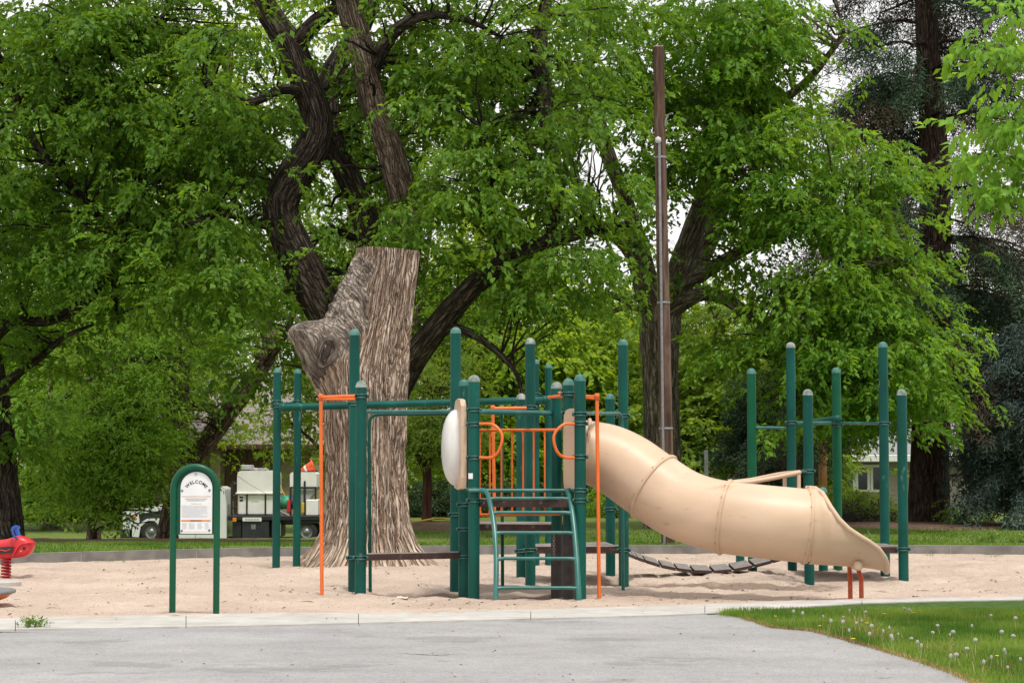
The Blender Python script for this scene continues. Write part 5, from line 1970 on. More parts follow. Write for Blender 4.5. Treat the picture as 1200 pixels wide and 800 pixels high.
back_tree('yellow_green_tree', 'thin yellow-green tree at the house behind the white truck', 400, 92, [(330, 535, 90, 40, 16, 1.2, .7), (320, 490, 92, 60, 40, 1.5, .5), (360, 470, 92, 50, 60, 1.6, .7)], 36, leaf='leaf_yellow', per=6, rp=5, sc=(.9, 1.3))
back_tree('background_tree', 'tall green tree behind the left crowns', 110, 68, [(60, 200, 68, 120, 150, 3), (150, 300, 68, 110, 110, 3), (40, 380, 68, 90, 100, 3), (180, 130, 68, 100, 120, 3, .7)], 210, leaf='leaf_elm2', bark='bark_brown', rp=8, per=11, sc=(.9, 1.3))
back_tree('background_tree', 'bright green tree filling the gaps between the big dark limbs', 470, 57, [(440, 230, 57, 110, 120, 2.5), (400, 120, 57, 110, 100, 2.5), (520, 180, 57, 90, 120, 2.5), (370, 330, 57, 60, 70, 2), (560, 330, 57, 60, 60, 2)], 150, leaf='leaf_elm2', bark='bark_brown', rp=8, per=11, sc=(.75, 1.1), spr=SPR_SMALL)
back_tree('background_tree', 'mid-green tree far behind the left lawn', 60, 95, [(60, 480, 95, 120, 90, 4), (120, 400, 96, 120, 90, 4), (0, 420, 96, 120, 110, 4), (60, 570, 92, 90, 35, 2.5)], 190, leaf='leaf_mid', rp=9, sc=(1.2, 1.8))
back_tree('background_tree', 'mid-green tree far behind the leaning tree', 205, 100, [(200, 400, 100, 100, 100, 4), (160, 300, 100, 100, 100, 4), (230, 480, 98, 50, 40, 3, .5)], 120, leaf='leaf_mid', rp=9, sc=(1.2, 1.8))
back_tree('background_tree', 'bushy green tree behind the sawn-off trunk', 420, 90, [(400, 400, 90, 90, 90, 3), (370, 320, 90, 70, 90, 3), (440, 530, 88, 70, 60, 2.5), (520, 380, 90, 60, 80, 3)], 150, leaf='leaf_mid', rp=8, sc=(1.1, 1.6))
back_tree('background_tree', 'dull green tree far behind the tube slide', 770, 92, [(770, 480, 92, 120, 90, 4), (700, 380, 92, 90, 80, 4), (830, 420, 92, 100, 100, 4), (760, 580, 88, 130, 35, 3)], 190, leaf='leaf_mid', rp=8, sc=(1.1, 1.7), tone=(-.1, .35))
back_tree('background_tree', 'dull green tree far behind the right climbing posts', 1000, 95, [(980, 420, 95, 120, 90, 4), (1060, 480, 95, 80, 90, 4), (1150, 420, 95, 120, 120, 4, .8)], 130, leaf='leaf_dark', rp=8, sc=(1.2, 1.8))
back_tree('background_tree', 'sparse pale tree high behind the left crowns', 415, 66, [(260, 120, 66, 90, 110, 3), (320, 30, 66, 70, 60, 2.5), (220, 40, 66, 60, 60, 2)], 50, leaf='leaf_yellow', bark='bark_grey', rp=7, per=6)

# trees going on to both sides of what the photo shows
back_tree('background_tree', 'green tree on the left lawn just beyond the photo edge', -170, 72, [(-170, 300, 72, 130, 140, 4), (-120, 430, 72, 110, 100, 3.5), (-200, 150, 72, 130, 130, 4), (-90, 180, 72, 90, 140, 3)], 150, leaf='leaf_elm2', bark='bark_brown', rp=9, sc=(1.1, 1.6))
back_tree('background_tree', 'green tree far left beyond the photo edge', -420, 85, [(-420, 330, 85, 150, 150, 4), (-330, 450, 85, 120, 90, 4), (-450, 170, 85, 140, 130, 4), (-250, 520, 88, 120, 60, 3)], 130, leaf='leaf_mid', rp=9, sc=(1.3, 1.9))
back_tree('background_tree', 'green tree beyond the right photo edge behind the beige house', 1400, 88, [(1380, 330, 88, 150, 150, 4), (1480, 420, 88, 130, 120, 4), (1330, 200, 88, 120, 130, 4)], 120, leaf='leaf_dark', rp=9, sc=(1.3, 1.9))


# conifers
def conifer(name, label, x, yb, Y, ctrl, whorls, leaf, ndl, n_br, L, bark='bark_spruce', drop=.35, sc=(.8, 1.3), azr=None, dead=0.0, per=9):
    T = Tree(name, label, x, yb, Y, bark)
    T.limb(ctrl)
    rng = T.rng
    tops = T.pts
    zs = np.array([p[2] for p, r in tops])
    P, yw, PD, yD = [], [], [], []
    for k in range(n_br):
        z = rng.uniform(*whorls)
        j = int(np.argmin(abs(zs - z)))
        base = tops[j][0].copy()
        az = rng.uniform(0, 2 * math.pi) if azr is None else rng.uniform(*azr)
        ln = L[0] + (L[1] - L[0]) * rng.random()
        q = (z - whorls[0]) / (whorls[1] - whorls[0])
        ln *= (1.15 - .45 * q)
        m = 9
        pts_ = []
        for i in range(m + 1):
            t = i / m
            pts_.append(base + np.array([math.cos(az), math.sin(az), 0]) * ln * t + np.array([0, 0, ln * (.10 * math.sin(t * 3.0) - drop * t ** 1.5 + .12 * max(0, t - .75))]) + rng.normal(0, .03, 3))
        T.parts.append(bark_tube([(*p, .045 * (1 - .85 * i / m)) for i, p in enumerate(pts_)], n=6, seed=rng.random() * 9))
        isdead = rng.random() < dead * (1.9 - 1.7 * q)
        for i in range(2, m + 1):
            for s in range(per // 3 + (1 if i > 5 else 0)):
                p = pts_[i] + rng.normal(0, .10, 3)
                (PD if isdead else P).append(p)
                (yD if isdead else yw).append(az + rng.choice([-1, 1]) * rng.uniform(.2, 1.3))
    for Q, Qy in ((P, yw), (PD, yD)):
        if Q:
            ok = thin_out(np.array(Q), rng)
            Q[:] = [q for q, o_ in zip(Q, ok) if o_]
            Qy[:] = [q for q, o_ in zip(Qy, ok) if o_]
    for PP, yy, lm, nm in ((P, yw, leaf, 'crown'), (PD, yD, 'needle_dead', 'dead_twigs')):
        if not PP:
            continue
        kk = len(PP)
        v, f, t = scatter(ndl, np.array(PP), np.array(yy), rng.uniform(*sc, kk), rng.normal(.35, .25, kk), rng.uniform(0, .4, kk), rng)
        STATS[T.root.name + nm] = len(f)
        mesh_np(nm, v, f, M[lm], T.root, attrs={'tone': t})
    return T.done()


bare([(1088, 632, 48, 25), (1090, 540, 48, 23)], drop=.9, margin=4)
bare([(1096, 260, 48, 18), (1095, 200, 48, 17.5), (1085, 0, 48, 13)], drop=.97, margin=9)
zF = lambda y, Y: at(1090, y, Y).z
conifer('spruce_tree', 'tall dark spruce with a thick bare trunk and drooping grey-green boughs', 1090, 626, 48, [(1088, 632, 48, 31), (1088, 605, 48, 25), (1090, 540, 48, 23), (1093, 420, 48, 21), (1096, 300, 48, 19), (1095, 200, 48, 17.5), (1090, 100, 48, 15), (1085, 0, 48, 13), (1082, -120, 48, 10), (1080, -260, 48, 6)], (zF(470, 48), zF(-200, 48)), 'needle', NDL, 112, (1.8, 4.2), dead=.26, sc=(.8, 1.3))
conifer('spruce_tree', 'low sweeping blue-grey spruce at the right edge before the beige house', 1240, 640, 45, [(1240, 640, 45, 16), (1240, 560, 45, 14), (1238, 460, 45, 11), (1236, 400, 45, 8), (1236, 350, 45, 4)], (zF(545, 45), zF(370, 45)), 'needle_blue', NDB, 84, (1.2, 2.1), drop=.45, sc=(.8, 1.2), per=9)
conifer('juniper', 'dark bluish conifer behind the right end of the slide', 905, 615, 57, [(905, 620, 57, 5), (905, 540, 57, 4), (905, 440, 57, 2)], (zF(585, 57), zF(430, 57)), 'needle', NDB, 36, (.7, 1.5), drop=.2, sc=(.7, 1.0), per=9)

# near branch entering from the right
H = Tree('maple_tree', 'bright green leafy tree just past the right edge, only its branch tips in view', 1470, 760, 17.5, 'bark_grey', zb=0.0)
H.limb([(1470, 760, 17.5, 20), (1465, 500, 17.5, 17), (1455, 300, 17.5, 14), (1440, 100, 17.5, 11), (1430, -80, 17.5, 8)])
H.limb([(1457, 320, 17.5, 8), (1360, 270, 17.6, 6), (1280, 225, 17.7, 4), (1210, 190, 17.8, 3), (1140, 180, 17.8, 1.5)])
H.limb([(1448, 200, 17.5, 8), (1350, 130, 17.6, 6), (1260, 85, 17.8, 4), (1200, 60, 17.9, 2.5), (1150, 52, 18, 1.5)])
H.limb([(1250, 205, 17.7, 2.5), (1210, 240, 17.6, 1.6), (1185, 244, 17.6, 1)])
H.limb([(1210, 150, 17.8, 2.5), (1190, 142, 17.7, 1.6), (1160, 138, 17.6, 1)])
H.crown([(1168, 55, 17.9, 26, 12, .3), (1190, 85, 17.9, 16, 16, .3, .8), (1195, 12, 17.9, 14, 10, .25, .7), (1165, 185, 17.8, 36, 14, .35, 1.2), (1185, 215, 17.7, 24, 14, .3), (1192, 140, 17.8, 24, 10, .3, 1), (1300, 100, 17.6, 80, 110, .6, .25), (1290, 230, 17.6, 60, 30,   .5, .2)], 56, per=6, spr=SPR_NEAR, leafmat='leaf_near', spread=(.14, .07), sc=(.45, .75), rad=(.008, .004), tone=(.2, .7))
H.done()


# shrubs and hedges
def shrub(name, label, lobes, n, leaf, spr=SPR_SMALL, per=10, sc=(.7, 1.1), group=None, cat='shrub', spread=(.3, .22), tone=(.1, .5)):
    x, Y = lobes[0][0], lobes[0][2]
    T = Tree(name, label, x, 0, Y, 'bark_brown', cat=cat, group=group)
    yb = 540 + (HC - T.zb) * FPX / Y
    for l in lobes[:4]:
        T.limb([(l[0] * .3 + x * .7, yb + 3, l[2], 2), ((l[0] + x) / 2, (yb + l[1]) / 2, l[2], 1.6), (l[0], l[1] - l[4] * .5, l[2], .8)])
    T.crown(lobes, n, per=per, spr=spr, leafmat=leaf, spread=spread, sc=sc, tone=tone, rad=(.012, .006), bias=2.6)
    return T.done()


shrub('shrub', 'bright green shrub at the foot of the tall spruce, before the beige wall', [(1130, 603, 46.5, 17, 20, .5), (1118, 612, 46.5, 10, 12, .4)], 30, 'leaf_elm2', tone=(.4, .9), spread=(.2, .15), sc=(.5, .8))
shrub('shrub', 'light green twiggy shrub under the house window on the right', [(1006, 593, 51, 22, 16, .8), (987, 592, 51, 20, 18, .8), (1025, 597, 51, 12, 13, .6)], 40, 'leaf_mid', spread=(.25, .3), sc=(.6, .9), per=9, tone=(.3, .8))
shrub('shrub', 'dark brown bare brush below the house window, behind the slide exit', [(1010, 610, 49, 38, 18, .8), (985, 612, 49, 24, 14, .7)], 44, 'brush', spr=NDL, spread=(.3, .2), sc=(.5, .8), per=6)
shrub('shrub', 'dark rounded evergreen shrub left of the bubble window', [(530, 585, 56, 30, 26, 1), (505, 590, 56, 30, 24, 1), (480, 588, 56, 18, 28, .8)], 60, 'leaf_hedge', sc=(.7, 1.0), tone=(.2, .8))
shrub('shrub', 'dark evergreen shrub behind the orange barrier', [(590, 590, 58, 36, 22, 1), (620, 592, 58, 26, 20, 1)], 46, 'leaf_hedge', sc=(.7, 1.0), tone=(.3, .9))
shrub('shrub', 'leafy green shrub below the tube slide, left of the pole', [(745, 600, 56, 30, 26, 1), (715, 605, 56, 22, 22, 1), (735, 580, 56, 24, 20, .9)], 60, 'leaf_dark', sc=(.7, 1.1), tone=(.3, .9))
shrub('shrub', 'green shrub behind the pole foot', [(810, 598, 57, 36, 26, 1), (845, 600, 57, 26, 24, 1)], 54, 'leaf_dark', sc=(.7, 1.1), tone=(.2, .7))
shrub('hedge', 'dark hedge at the far side of the left lawn', [(95, 590, 108, 60, 26, 2), (30, 590, 108, 50, 26, 2), (150, 585, 108, 40, 30, 2)], 120, 'leaf_hedge', spr=SPR_FAR, sc=(1, 1.6), spread=(.6, .4), cat='hedge')
shrub('hedge', 'long dark hedge behind the trees in the middle', [(640, 585, 100, 110, 30, 2), (760, 585, 100, 100, 30, 2), (880, 585, 100, 90, 30, 2)], 170, 'leaf_hedge', spr=SPR_FAR, sc=(1, 1.6), spread=(.6, .4), cat='hedge', tone=(.3, .9))
# ------------------------------------------------------------------ truck
YT = 83.0
KT = FPX / YT
zT = at(250, 633.5, YT).z
X0 = at(147, 600, YT).x
TK = thing('utility_truck', 'white flatbed work truck with two water tanks parked behind the sign', 'truck', (at(260, 600, YT).x, YT, zT))
M['truck_white'] = mat('truck_white', (0.74, 0.75, 0.76), (0.70, 0.71, 0.72), rough=.25, scale=2, coat=.4)
M['truck_black'] = mat('truck_black', (0.012, 0.013, 0.016), (0.022, 0.023, 0.027), rough=.4, scale=5)
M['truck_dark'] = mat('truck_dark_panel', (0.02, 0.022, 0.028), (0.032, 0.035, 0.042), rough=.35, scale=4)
M['grille'] = mat('grey_grille', (0.22, 0.23, 0.24), (0.30, 0.31, 0.32), rough=.35, metal=.4)
M['lamp_glass'] = mat('lamp_glass', (0.62, 0.66, 0.68), (0.45, 0.48, 0.5), rough=.12, scale=30)
M['amber'] = mat('amber_lens', (0.80, 0.25, 0.02), rough=.25)
M['glass'] = mat('dark_glass', (0.02, 0.025, 0.03), (0.035, 0.04, 0.045), rough=.06)
M['rubber'] = mat('tyre_rubber', (0.015, 0.015, 0.016), (0.03, 0.03, 0.03), rough=.85, scale=20)
M['tank'] = mat('tank_plastic', (0.82, 0.80, 0.78), (0.75, 0.73, 0.71), rough=.4, scale=3)
M['tank_grey'] = mat('tank_grey', (0.30, 0.30, 0.29), (0.38, 0.38, 0.37), rough=.5, scale=4)
M['reel'] = mat('green_hose', (0.03, 0.30, 0.17), (0.05, 0.38, 0.22), rough=.5, stretch=(6, 1, 1), scale=6)
M['yellow'] = mat('yellow_hose', (0.65, 0.42, 0.05), rough=.5)
M['cone'] = mat('cone_orange', (0.86, 0.12, 0.03), rough=.45)


def tp_(x, y, dy=0.0):
    p = at(x, y, YT)
    return Vector((p.x, YT + dy, p.z))


def tbox(x0, y0, x1, y1, d0, d1, m, name, parent=TK, bev=.03, mb=None, build=True):
    a, b = tp_(x0, y1), tp_(x1, y0)
    mb = mb or MB()
    mb.box(((a.x + b.x) / 2, YT + (d0 + d1) / 2, (a.z + b.z) / 2), (abs(b.x - a.x), d1 - d0, abs(b.z - a.z)), bev=bev)
    return mb.build(name, M[m], parent) if build else mb


# cab: side outline pushed across the width
cab = [(150, 627), (149, 612), (151, 600), (155, 595), (163, 593), (193, 590.5), (200, 589), (211, 572.5), (216, 570), (262, 569.5), (267, 572), (269.5, 590), (269.5, 630), (197, 631), (194, 618), (186, 609), (178, 609), (170, 616), (168, 628)]
CB = MB().prism([tp_(x, y, -1.0) for x, y in cab], (0, 2.0, 0)).build('cab', M['truck_white'], TK, smooth_=False)
bv = CB.modifiers.new('edges', 'BEVEL'); bv.width = .06; bv.segments = 3
MB().prism([tp_(x, y, -1.008) for x, y in ((204, 588.5), (213.5, 575), (232, 574.5), (232, 588.5))], (0, .01, 0)).build('window', M['glass'], CB, smooth_=False)
MB().prism([tp_(x, y, -1.008) for x, y in ((235, 588.5), (235, 574.5), (257, 574.5), (259, 588.5))], (0, .01, 0)).build('window', M['glass'], CB, smooth_=False)
a = [tp_(200.5, 588.2, -.9), tp_(210.5, 573.4, -.85), tp_(210.5, 573.4, .85), tp_(200.5, 588.2, .9)]
MB().prism(a, (-.02, 0, .01)).build('windscreen', M['glass'], CB, smooth_=False)
MB().prism([tp_(x, y, -1.004) for x, y in ((168, 601), (195, 597), (195, 606), (186, 606), (177, 606.5), (169, 612))], (0, .01, 0)).build('fender_shade_panel', M['truck_dark'], CB, smooth_=False)  # dark sheet painting shade and reflection onto the white fender side
tbox(233.2, 590, 233.9, 629, -1.006, -.99, 'truck_dark', 'door_seam', CB, bev=0)
tbox(260, 598, 262, 604, -1.012, -.99, 'truck_dark', 'door_handle', CB, bev=.005)
tbox(147.5, 597, 152, 615, -.95, .95, 'grille', 'grille', TK, .05)
tbox(152, 598.5, 160, 613, -1.02, -.6, 'lamp_glass', 'headlight', TK, .06)
tbox(159, 603, 164.5, 607.5, -1.03, -.9, 'amber', 'turn_signal', TK, .03)
tbox(146, 617, 162, 633, -1.0, 1.0, 'truck_dark', 'bumper', TK, .06)
tbox(151, 619, 157.5, 628, -1.03, -.95, 'grille', 'bumper_end', TK, .05)


def wheel(x, y, rpx, dy):
    c = tp_(x, y, dy)
    r = rpx / KT
    W = MB().lathe((c.x, c.y, c.z), [(r * .58, 0), (r * .86, -.02), (r * .98, .03), (r, .08), (r, .20), (r * .97, .25), (r * .6, .27)], n=36, axis=(0, 1, 0)).build('wheel', M['rubber'], TK)
    MB().lathe((c.x, c.y + .02, c.z), [(r * .58, 0), (r * .52, .05), (r * .30, .07), (r * .26, -.01), (0.001, -.01)], n=28, axis=(0, 1, 0)).build('rim', M['grille'], W)


for x in (182, 362):
    wheel(x, 621.8, 12.3, -1.0)
    wheel(x, 621.8, 12.3, .72)
# flatbed and boxes
tbox(271, 603, 384, 608.5, -1.1, 1.1, 'truck_black', 'flatbed', TK, .02)
tbox(276, 608, 350, 614, -.6, .6, 'truck_black', 'chassis', TK, .02)
tbox(350, 608.8, 376, 612, -1.05, -.6, 'truck_black', 'mudguard', TK, .02)
tbox(276, 609, 287, 629, -1.0, .9, 'truck_black', 'step_box', TK, .03)
tb = tbox(287.5, 609, 319, 630.5, -1.06, .9, 'truck_dark', 'toolbox', TK, .03)
tbox(298, 613, 303.5, 619, -1.075, -1.05, 'steel', 'latch', tb, .02)
tbox(321, 609, 332, 628, -1.0, .9, 'truck_black', 'step_box', TK, .03)
tbox(331, 611, 332.6, 627, -1.02, -.98, 'grille', 'ladder_rail', TK, .005)
tbox(288.5, 605.2, 310.5, 609.5, -1.125, -1.1, 'white', 'name_plate', TK, .004)
mb = MB()
for x in (291.5, 294.8, 298, 301.5, 304.8):
    tbox(x, 606.7, x + 2.6, 608, -1.131, -1.124, 'black', '', None, 0, mb, False)
mb.build('plate_text', M['ink_grey'], TK, smooth_=False)
tbox(277, 605.5, 281.5, 610, -1.14, -1.1, 'amber', 'side_marker', TK, .01)
# headboard rack
mb = MB()
for dy in (-1.0, 1.0):
    mb.tube([tp_(275.5, 604, dy), tp_(275.5, 567, dy), tp_(278, 563, dy)], .045, n=8)
for y in (566, 580, 594):
    mb.tube([tp_(276, y, -1), tp_(276, y, 1)], .035, n=8)
mb.build('headboard', M['truck_black'], TK)
# large tank
mb = MB()
up = [(281, 577.5), (281.2, 556), (283, 552.3), (286, 551.2), (322, 551.2), (326, 552.5), (327, 556), (327.2, 577.5)]
mb.prism([tp_(x, y, -.85) for x, y in up], (0, 1.7, 0))
T1_ = mb.build('water_tank', M['tank'], TK, smooth_=False)
bv = T1_.modifiers.new('edges', 'BEVEL'); bv.width = .05; bv.segments = 3
tbox(279.5, 576.4, 328.5, 578.3, -.93, .93, 'tank', 'tank_lip', T1_, .015)
tbox(281.5, 578.2, 327, 602.5, -.82, .82, 'tank', 'tank_base', T1_, .05)
for x in (291.5, 313):
    tbox(x, 578.5, x + 2, 602.8, -.86, -.8, 'truck_black', 'tank_strap', T1_, .005)
for y in (581, 584.5):
    tbox(284, y, 288, y + 2, -.832, -.8, 'truck_black', 'tank_label', T1_, .002)
tbox(297.5, 586.3, 306.5, 587, -.826, -.8, 'ink_grey', 'tank_mark', T1_, .0)
mb = MB()
rg = random.Random(5)
for k in range(9):
    a = tp_(283.5 + k * 3.2, 549.3 - rg.random() * 3 * (k < 5), rg.uniform(-.6, .3))
    b = tp_(288 + k * 3.2, 550.5 - rg.random() * 3.5 * (k < 4), rg.uniform(-.6, .3))
    mb.tube([a, b], .06, n=6)
tbox(284, 544.5, 297, 550, -.6, .2, 'steel', '', None, .03, mb, False)
mb.build('tank_hatch', M['tank_grey'], T1_)
# second tank: box top on a tapered hopper in a frame
mb = MB()
mb.prism([tp_(x, y, -.75) for x, y in ((342, 570), (342, 555), (344, 553), (371, 553), (373, 555), (373, 570))], (0, 1.5, 0))
T2_ = mb.build('spray_tank', M['tank'], TK, smooth_=False)
MB().prism([tp_(x, y, -.72) for x, y in ((342.5, 570), (372.5, 570), (362, 588), (352, 588))], (0, 1.4, 0)).build('hopper', M['tank_grey'], T2_, smooth_=False)
mb = MB()
for x in (343, 359.5, 372):
    mb.tube([tp_(x, 604, -.8), tp_(x, 563 if x == 359.5 else 570, -.8)], .04, n=8)
mb.tube([tp_(343, 570.5, -.8), tp_(373, 570.5, -.8)], .035, n=8)
mb.build('tank_frame', M['truck_black'], T2_)
tbox(361, 584.5, 375, 603, -.9, .3, 'tank', 'white_box', TK, .03)
c = tp_(331.5, 588, -.5)
RL = MB().lathe(c, [(.02, 0), (.27, .0), (.27, .45), (.02, .45)], n=24, axis=(1, 0, 0)).build('hose_reel', M['reel'], TK)
MB().lathe(c, [(.30, -.02), (.30, .0), (.0, .0)], n=24, axis=(1, 0, 0)).lathe(c, [(.0, .45), (.30, .45), (.30, .47)], n=24, axis=(1, 0, 0)).build('reel_flange', M['steel'], RL)
MB().tube([tp_(336, 580, -.75), tp_(332, 572, -.7), tp_(328, 562, -.6)], .025, n=6).build('hose', M['yellow'], TK)
tbox(339, 584.5, 343, 600, -.95, -.7, 'red_plastic', 'fire_extinguisher', TK, .04)
tbox(355.5, 588, 359, 600, -.9, -.75, 'yellow', 'valve', TK, .02)
MB().tube([tp_(326, 596, -.9), tp_(335, 600, -.95), tp_(342, 603.5, -.95)], .04, n=8).build('strut', M['steel'], TK)

# traffic cone lying on the second tank
ca, cb2 = tp_(367.0, 545.6, -.2), tp_(352, 551.0, -.2)
ax = (cb2 - ca).normalized()
TC = thing('traffic_cone', 'orange traffic cone with a white collar lying on top of the truck tank', 'cone', ca)
Lc = (cb2 - ca).length
CN = MB().lathe(ca, [(.215, .0), (.20, .05), (.045, Lc), (0, Lc)], n=24, axis=ax).build('cone_body', M['cone'], TC)
MB().lathe(ca, [(.215 * (1 - .42) + .012, Lc * .48), (.215 * (1 - .70) + .012, Lc * .80)], n=24, axis=ax).build('reflective_collar', M['white'], TC)
MB().lathe(ca, [(.03, -.04), (.26, -.04), (.27, 0), (.215, .02)], n=8, axis=ax).build('cone_base', M['cone'], TC)

# ------------------------------------------------------------------ houses
M['siding'] = mat('beige_siding', (0.36, 0.32, 0.26), (0.32, 0.285, 0.235), rough=.8, scale=4)
M['tan_wall'] = mat('tan_stucco', (0.34, 0.28, 0.17), (0.28, 0.23, 0.145), rough=.9, scale=5, bump=.2)
M['shingle'] = mat('roof_shingle', (0.30, 0.255, 0.24), (0.22, 0.19, 0.18), rough=.9, scale=12, stretch=(1, 1, 4), bump=.5)
M['shingle2'] = mat('grey_shingle', (0.20, 0.205, 0.21), (0.27, 0.27, 0.275), rough=.9, scale=12, stretch=(1, 1, 4), bump=.5)
M['wood_door'] = mat('brown_wood_door', (0.085, 0.042, 0.022), (0.13, 0.068, 0.038), rough=.6, scale=5, stretch=(6, 1, .4))
M['trim'] = mat('white_trim', (0.72, 0.72, 0.70), (0.66, 0.66, 0.65), rough=.5)
# left house
YH = 106.0
h = lambda x, y, dy=0.: Vector((at(x, y, YH).x, YH + dy, at(x, y, YH).z))
zg = tz(h(250, 600).x, YH) - .2
HL = thing('house', 'tan house with a brown wooden garage door behind the truck', 'house', (h(300, 600).x, YH, zg))
a, b = h(150, 522), h(470, 522)
MB().prism([Vector((a.x, YH, zg)), Vector((b.x, YH, zg)), b, a], (0, 8, 0)).build('wall', M['tan_wall'], HL, smooth_=False)
ra, rb2 = h(135, 524, -.8), h(490, 524, -.8)
ta, tb_ = h(150, 425, 5), h(475, 425, 5)
MB().prism([ra, rb2, tb_, ta], (0, .05, .18)).build('roof', M['shingle'], HL, smooth_=False)
MB().box(((ra.x + rb2.x) / 2, YH - .86, ra.z + .02), ((rb2.x - ra.x), .1, .26), bev=.02).build('fascia', M['wood_door'], HL)
dr = MB()
for k in range(5):
    x0 = 264 + k * 13
    p, q = h(x0, 596), h(x0 + 12.6, 527)
    dr.box(((p.x + q.x) / 2, YH - .06, (zg + q.z) / 2), (q.x - p.x, .1, q.z - zg), bev=.02)
dr.build('garage_door', M['wood_door'], HL)
for x in (254, 372):
    p = h(x, 527)
    MB().box((p.x, YH - .35, (zg + p.z) / 2), (.5, .5, p.z - zg), bev=.03).build('pillar', M['tan_wall'], HL)
# right house
YR = 68.0
h = lambda x, y, dy=0.: Vector((at(x, y, YR).x, YR + dy, at(x, y, YR).z))
zg = tz(h(1100, 600).x, YR) - .1
HR = thing('house', 'beige-sided house with white-framed windows behind the spruce trees', 'house', (h(1110, 600).x, YR, zg))
mb = MB()
a, b = h(955, 536), h(1330, 536)
mb.prism([Vector((a.x, YR, zg)), Vector((b.x, YR, zg)), b, a], (0, 9, 0))
W_ = mb.build('wall', M['siding'], HR, smooth_=False)
mb = MB()
zz_ = zg + .1
while zz_ < a.z - .1:
    mb.add([(a.x - .01, YR - .028, zz_), (b.x, YR - .028, zz_), (b.x, YR - .006, zz_ + .155), (a.x - .01, YR - .006, zz_ + .155), (a.x - .01, YR - .002, zz_), (b.x, YR - .002, zz_)], [(0, 1, 2, 3), (4, 5, 1, 0)], True)
    zz_ += .16
mb.build('lap_siding', M['siding'], W_, fixn=False)
ra, rb2 = h(940, 537, -.7), h(1345, 537, -.7)
ta, tb_ = h(950, 488, 4.5), h(1340, 488, 4.5)
MB().prism([ra, rb2, tb_, ta], (0, .04, .16)).build('roof', M['shingle2'], HR, smooth_=False)
MB().box(((ra.x + rb2.x) / 2, YR - .76, ra.z + .01), ((rb2.x - ra.x), .1, .24), bev=.02).build('gutter', M['trim'], HR)
for x0, x1 in ((968, 984), (984.5, 1000), (1003.5, 1017), (1021, 1036)):
    p, q = h(x0, 575), h(x1, 545.5)
    wn = MB().box(((p.x + q.x) / 2, YR - .05, (p.z + q.z) / 2), (q.x - p.x, .04, q.z - p.z)).build('window', M['glass'], HR, smooth_=False)
    fr = MB()
    t = .09
    fr.box(((p.x + q.x) / 2, YR - .08, q.z), (q.x - p.x + t * 1.4, .08, t), bev=.01)
    fr.box(((p.x + q.x) / 2, YR - .08, p.z), (q.x - p.x + t * 1.4, .08, t), bev=.01)
    for xx in (p.x, q.x):
        fr.box((xx, YR - .083, (p.z + q.z) / 2), (t, .08, q.z - p.z), bev=.01)
    fr.build('frame', M['trim'], wn, smooth_=False)

# fresh wooden post with a red feeder
YP = 55.0
h = lambda x, y, dy=0.: Vector((at(x, y, YP).x, YP + dy, at(x, y, YP).z))
b0 = h(964.5, 612)
zg = tz(b0.x, YP)
WP = thing('wooden_post', 'orange-brown wooden post standing before the right house', 'post', (b0.x, YP, zg))
t0 = h(963.5, 465)
v, f, bb = bark_tube([(b0.x + (t0.x - b0.x) * t, YP, zg - .1 + (t0.z - zg + .1) * t, .12 - .02 * t) for t in np.linspace(0, 1, 20)], n=14, nz=.004, seed=4)
mesh_np('post_shaft', v, f, M['post_wood'], WP, vec={'bark': bb}, smooth_=True)
fd = h(966, 505, -.2)
FD = thing('bird_feeder', 'small red hanging feeder on the wooden post', 'feeder', fd)
MB().lathe(fd, [(.0, -.16), (.07, -.15), (.085, -.10), (.05, -.05), (.06, .10), (.09, .12), (.02, .18), (0, .18)], n=16).build('feeder_bottle', M['red_plastic'], FD)
MB().tube([fd + Vector((0, 0, .17)), fd + Vector((0, 0, .32)), fd + Vector((0, .13, .36))], .01, n=6).build('hanger', M['black'], FD)

# thin grey stake
YQ = 50.0
p, q = at(828, 612, YQ), at(828, 527, YQ)
zg = tz(p.x, YQ)
MBq = MB().tube([(p.x, YQ, zg - .1), (p.x, YQ, q.z)], .05, n=10)
tag(MBq.build('stake', M['tank_grey']), 'thin grey stake rising behind the middle of the tube slide', 'stake')

# hose on the mulch by the small tree
pts = []
for x, y in ((478, 626.5), (492, 624.5), (505, 621.5), (514, 620.5), (526, 621.5), (540, 620.8)):
    YY = 44.5 + (626.5 - y) * .6
    p = at(x, y, YY)
    pts.append((p.x, YY, tz(p.x, YY) + .13, .02))
tag(MB().tube([q[:3] for q in catmull(pts, .06)], .022, n=8).build('garden_hose', M['yellow']), 'yellow garden hose lying on the mulch round the small red-brown tree', 'hose')

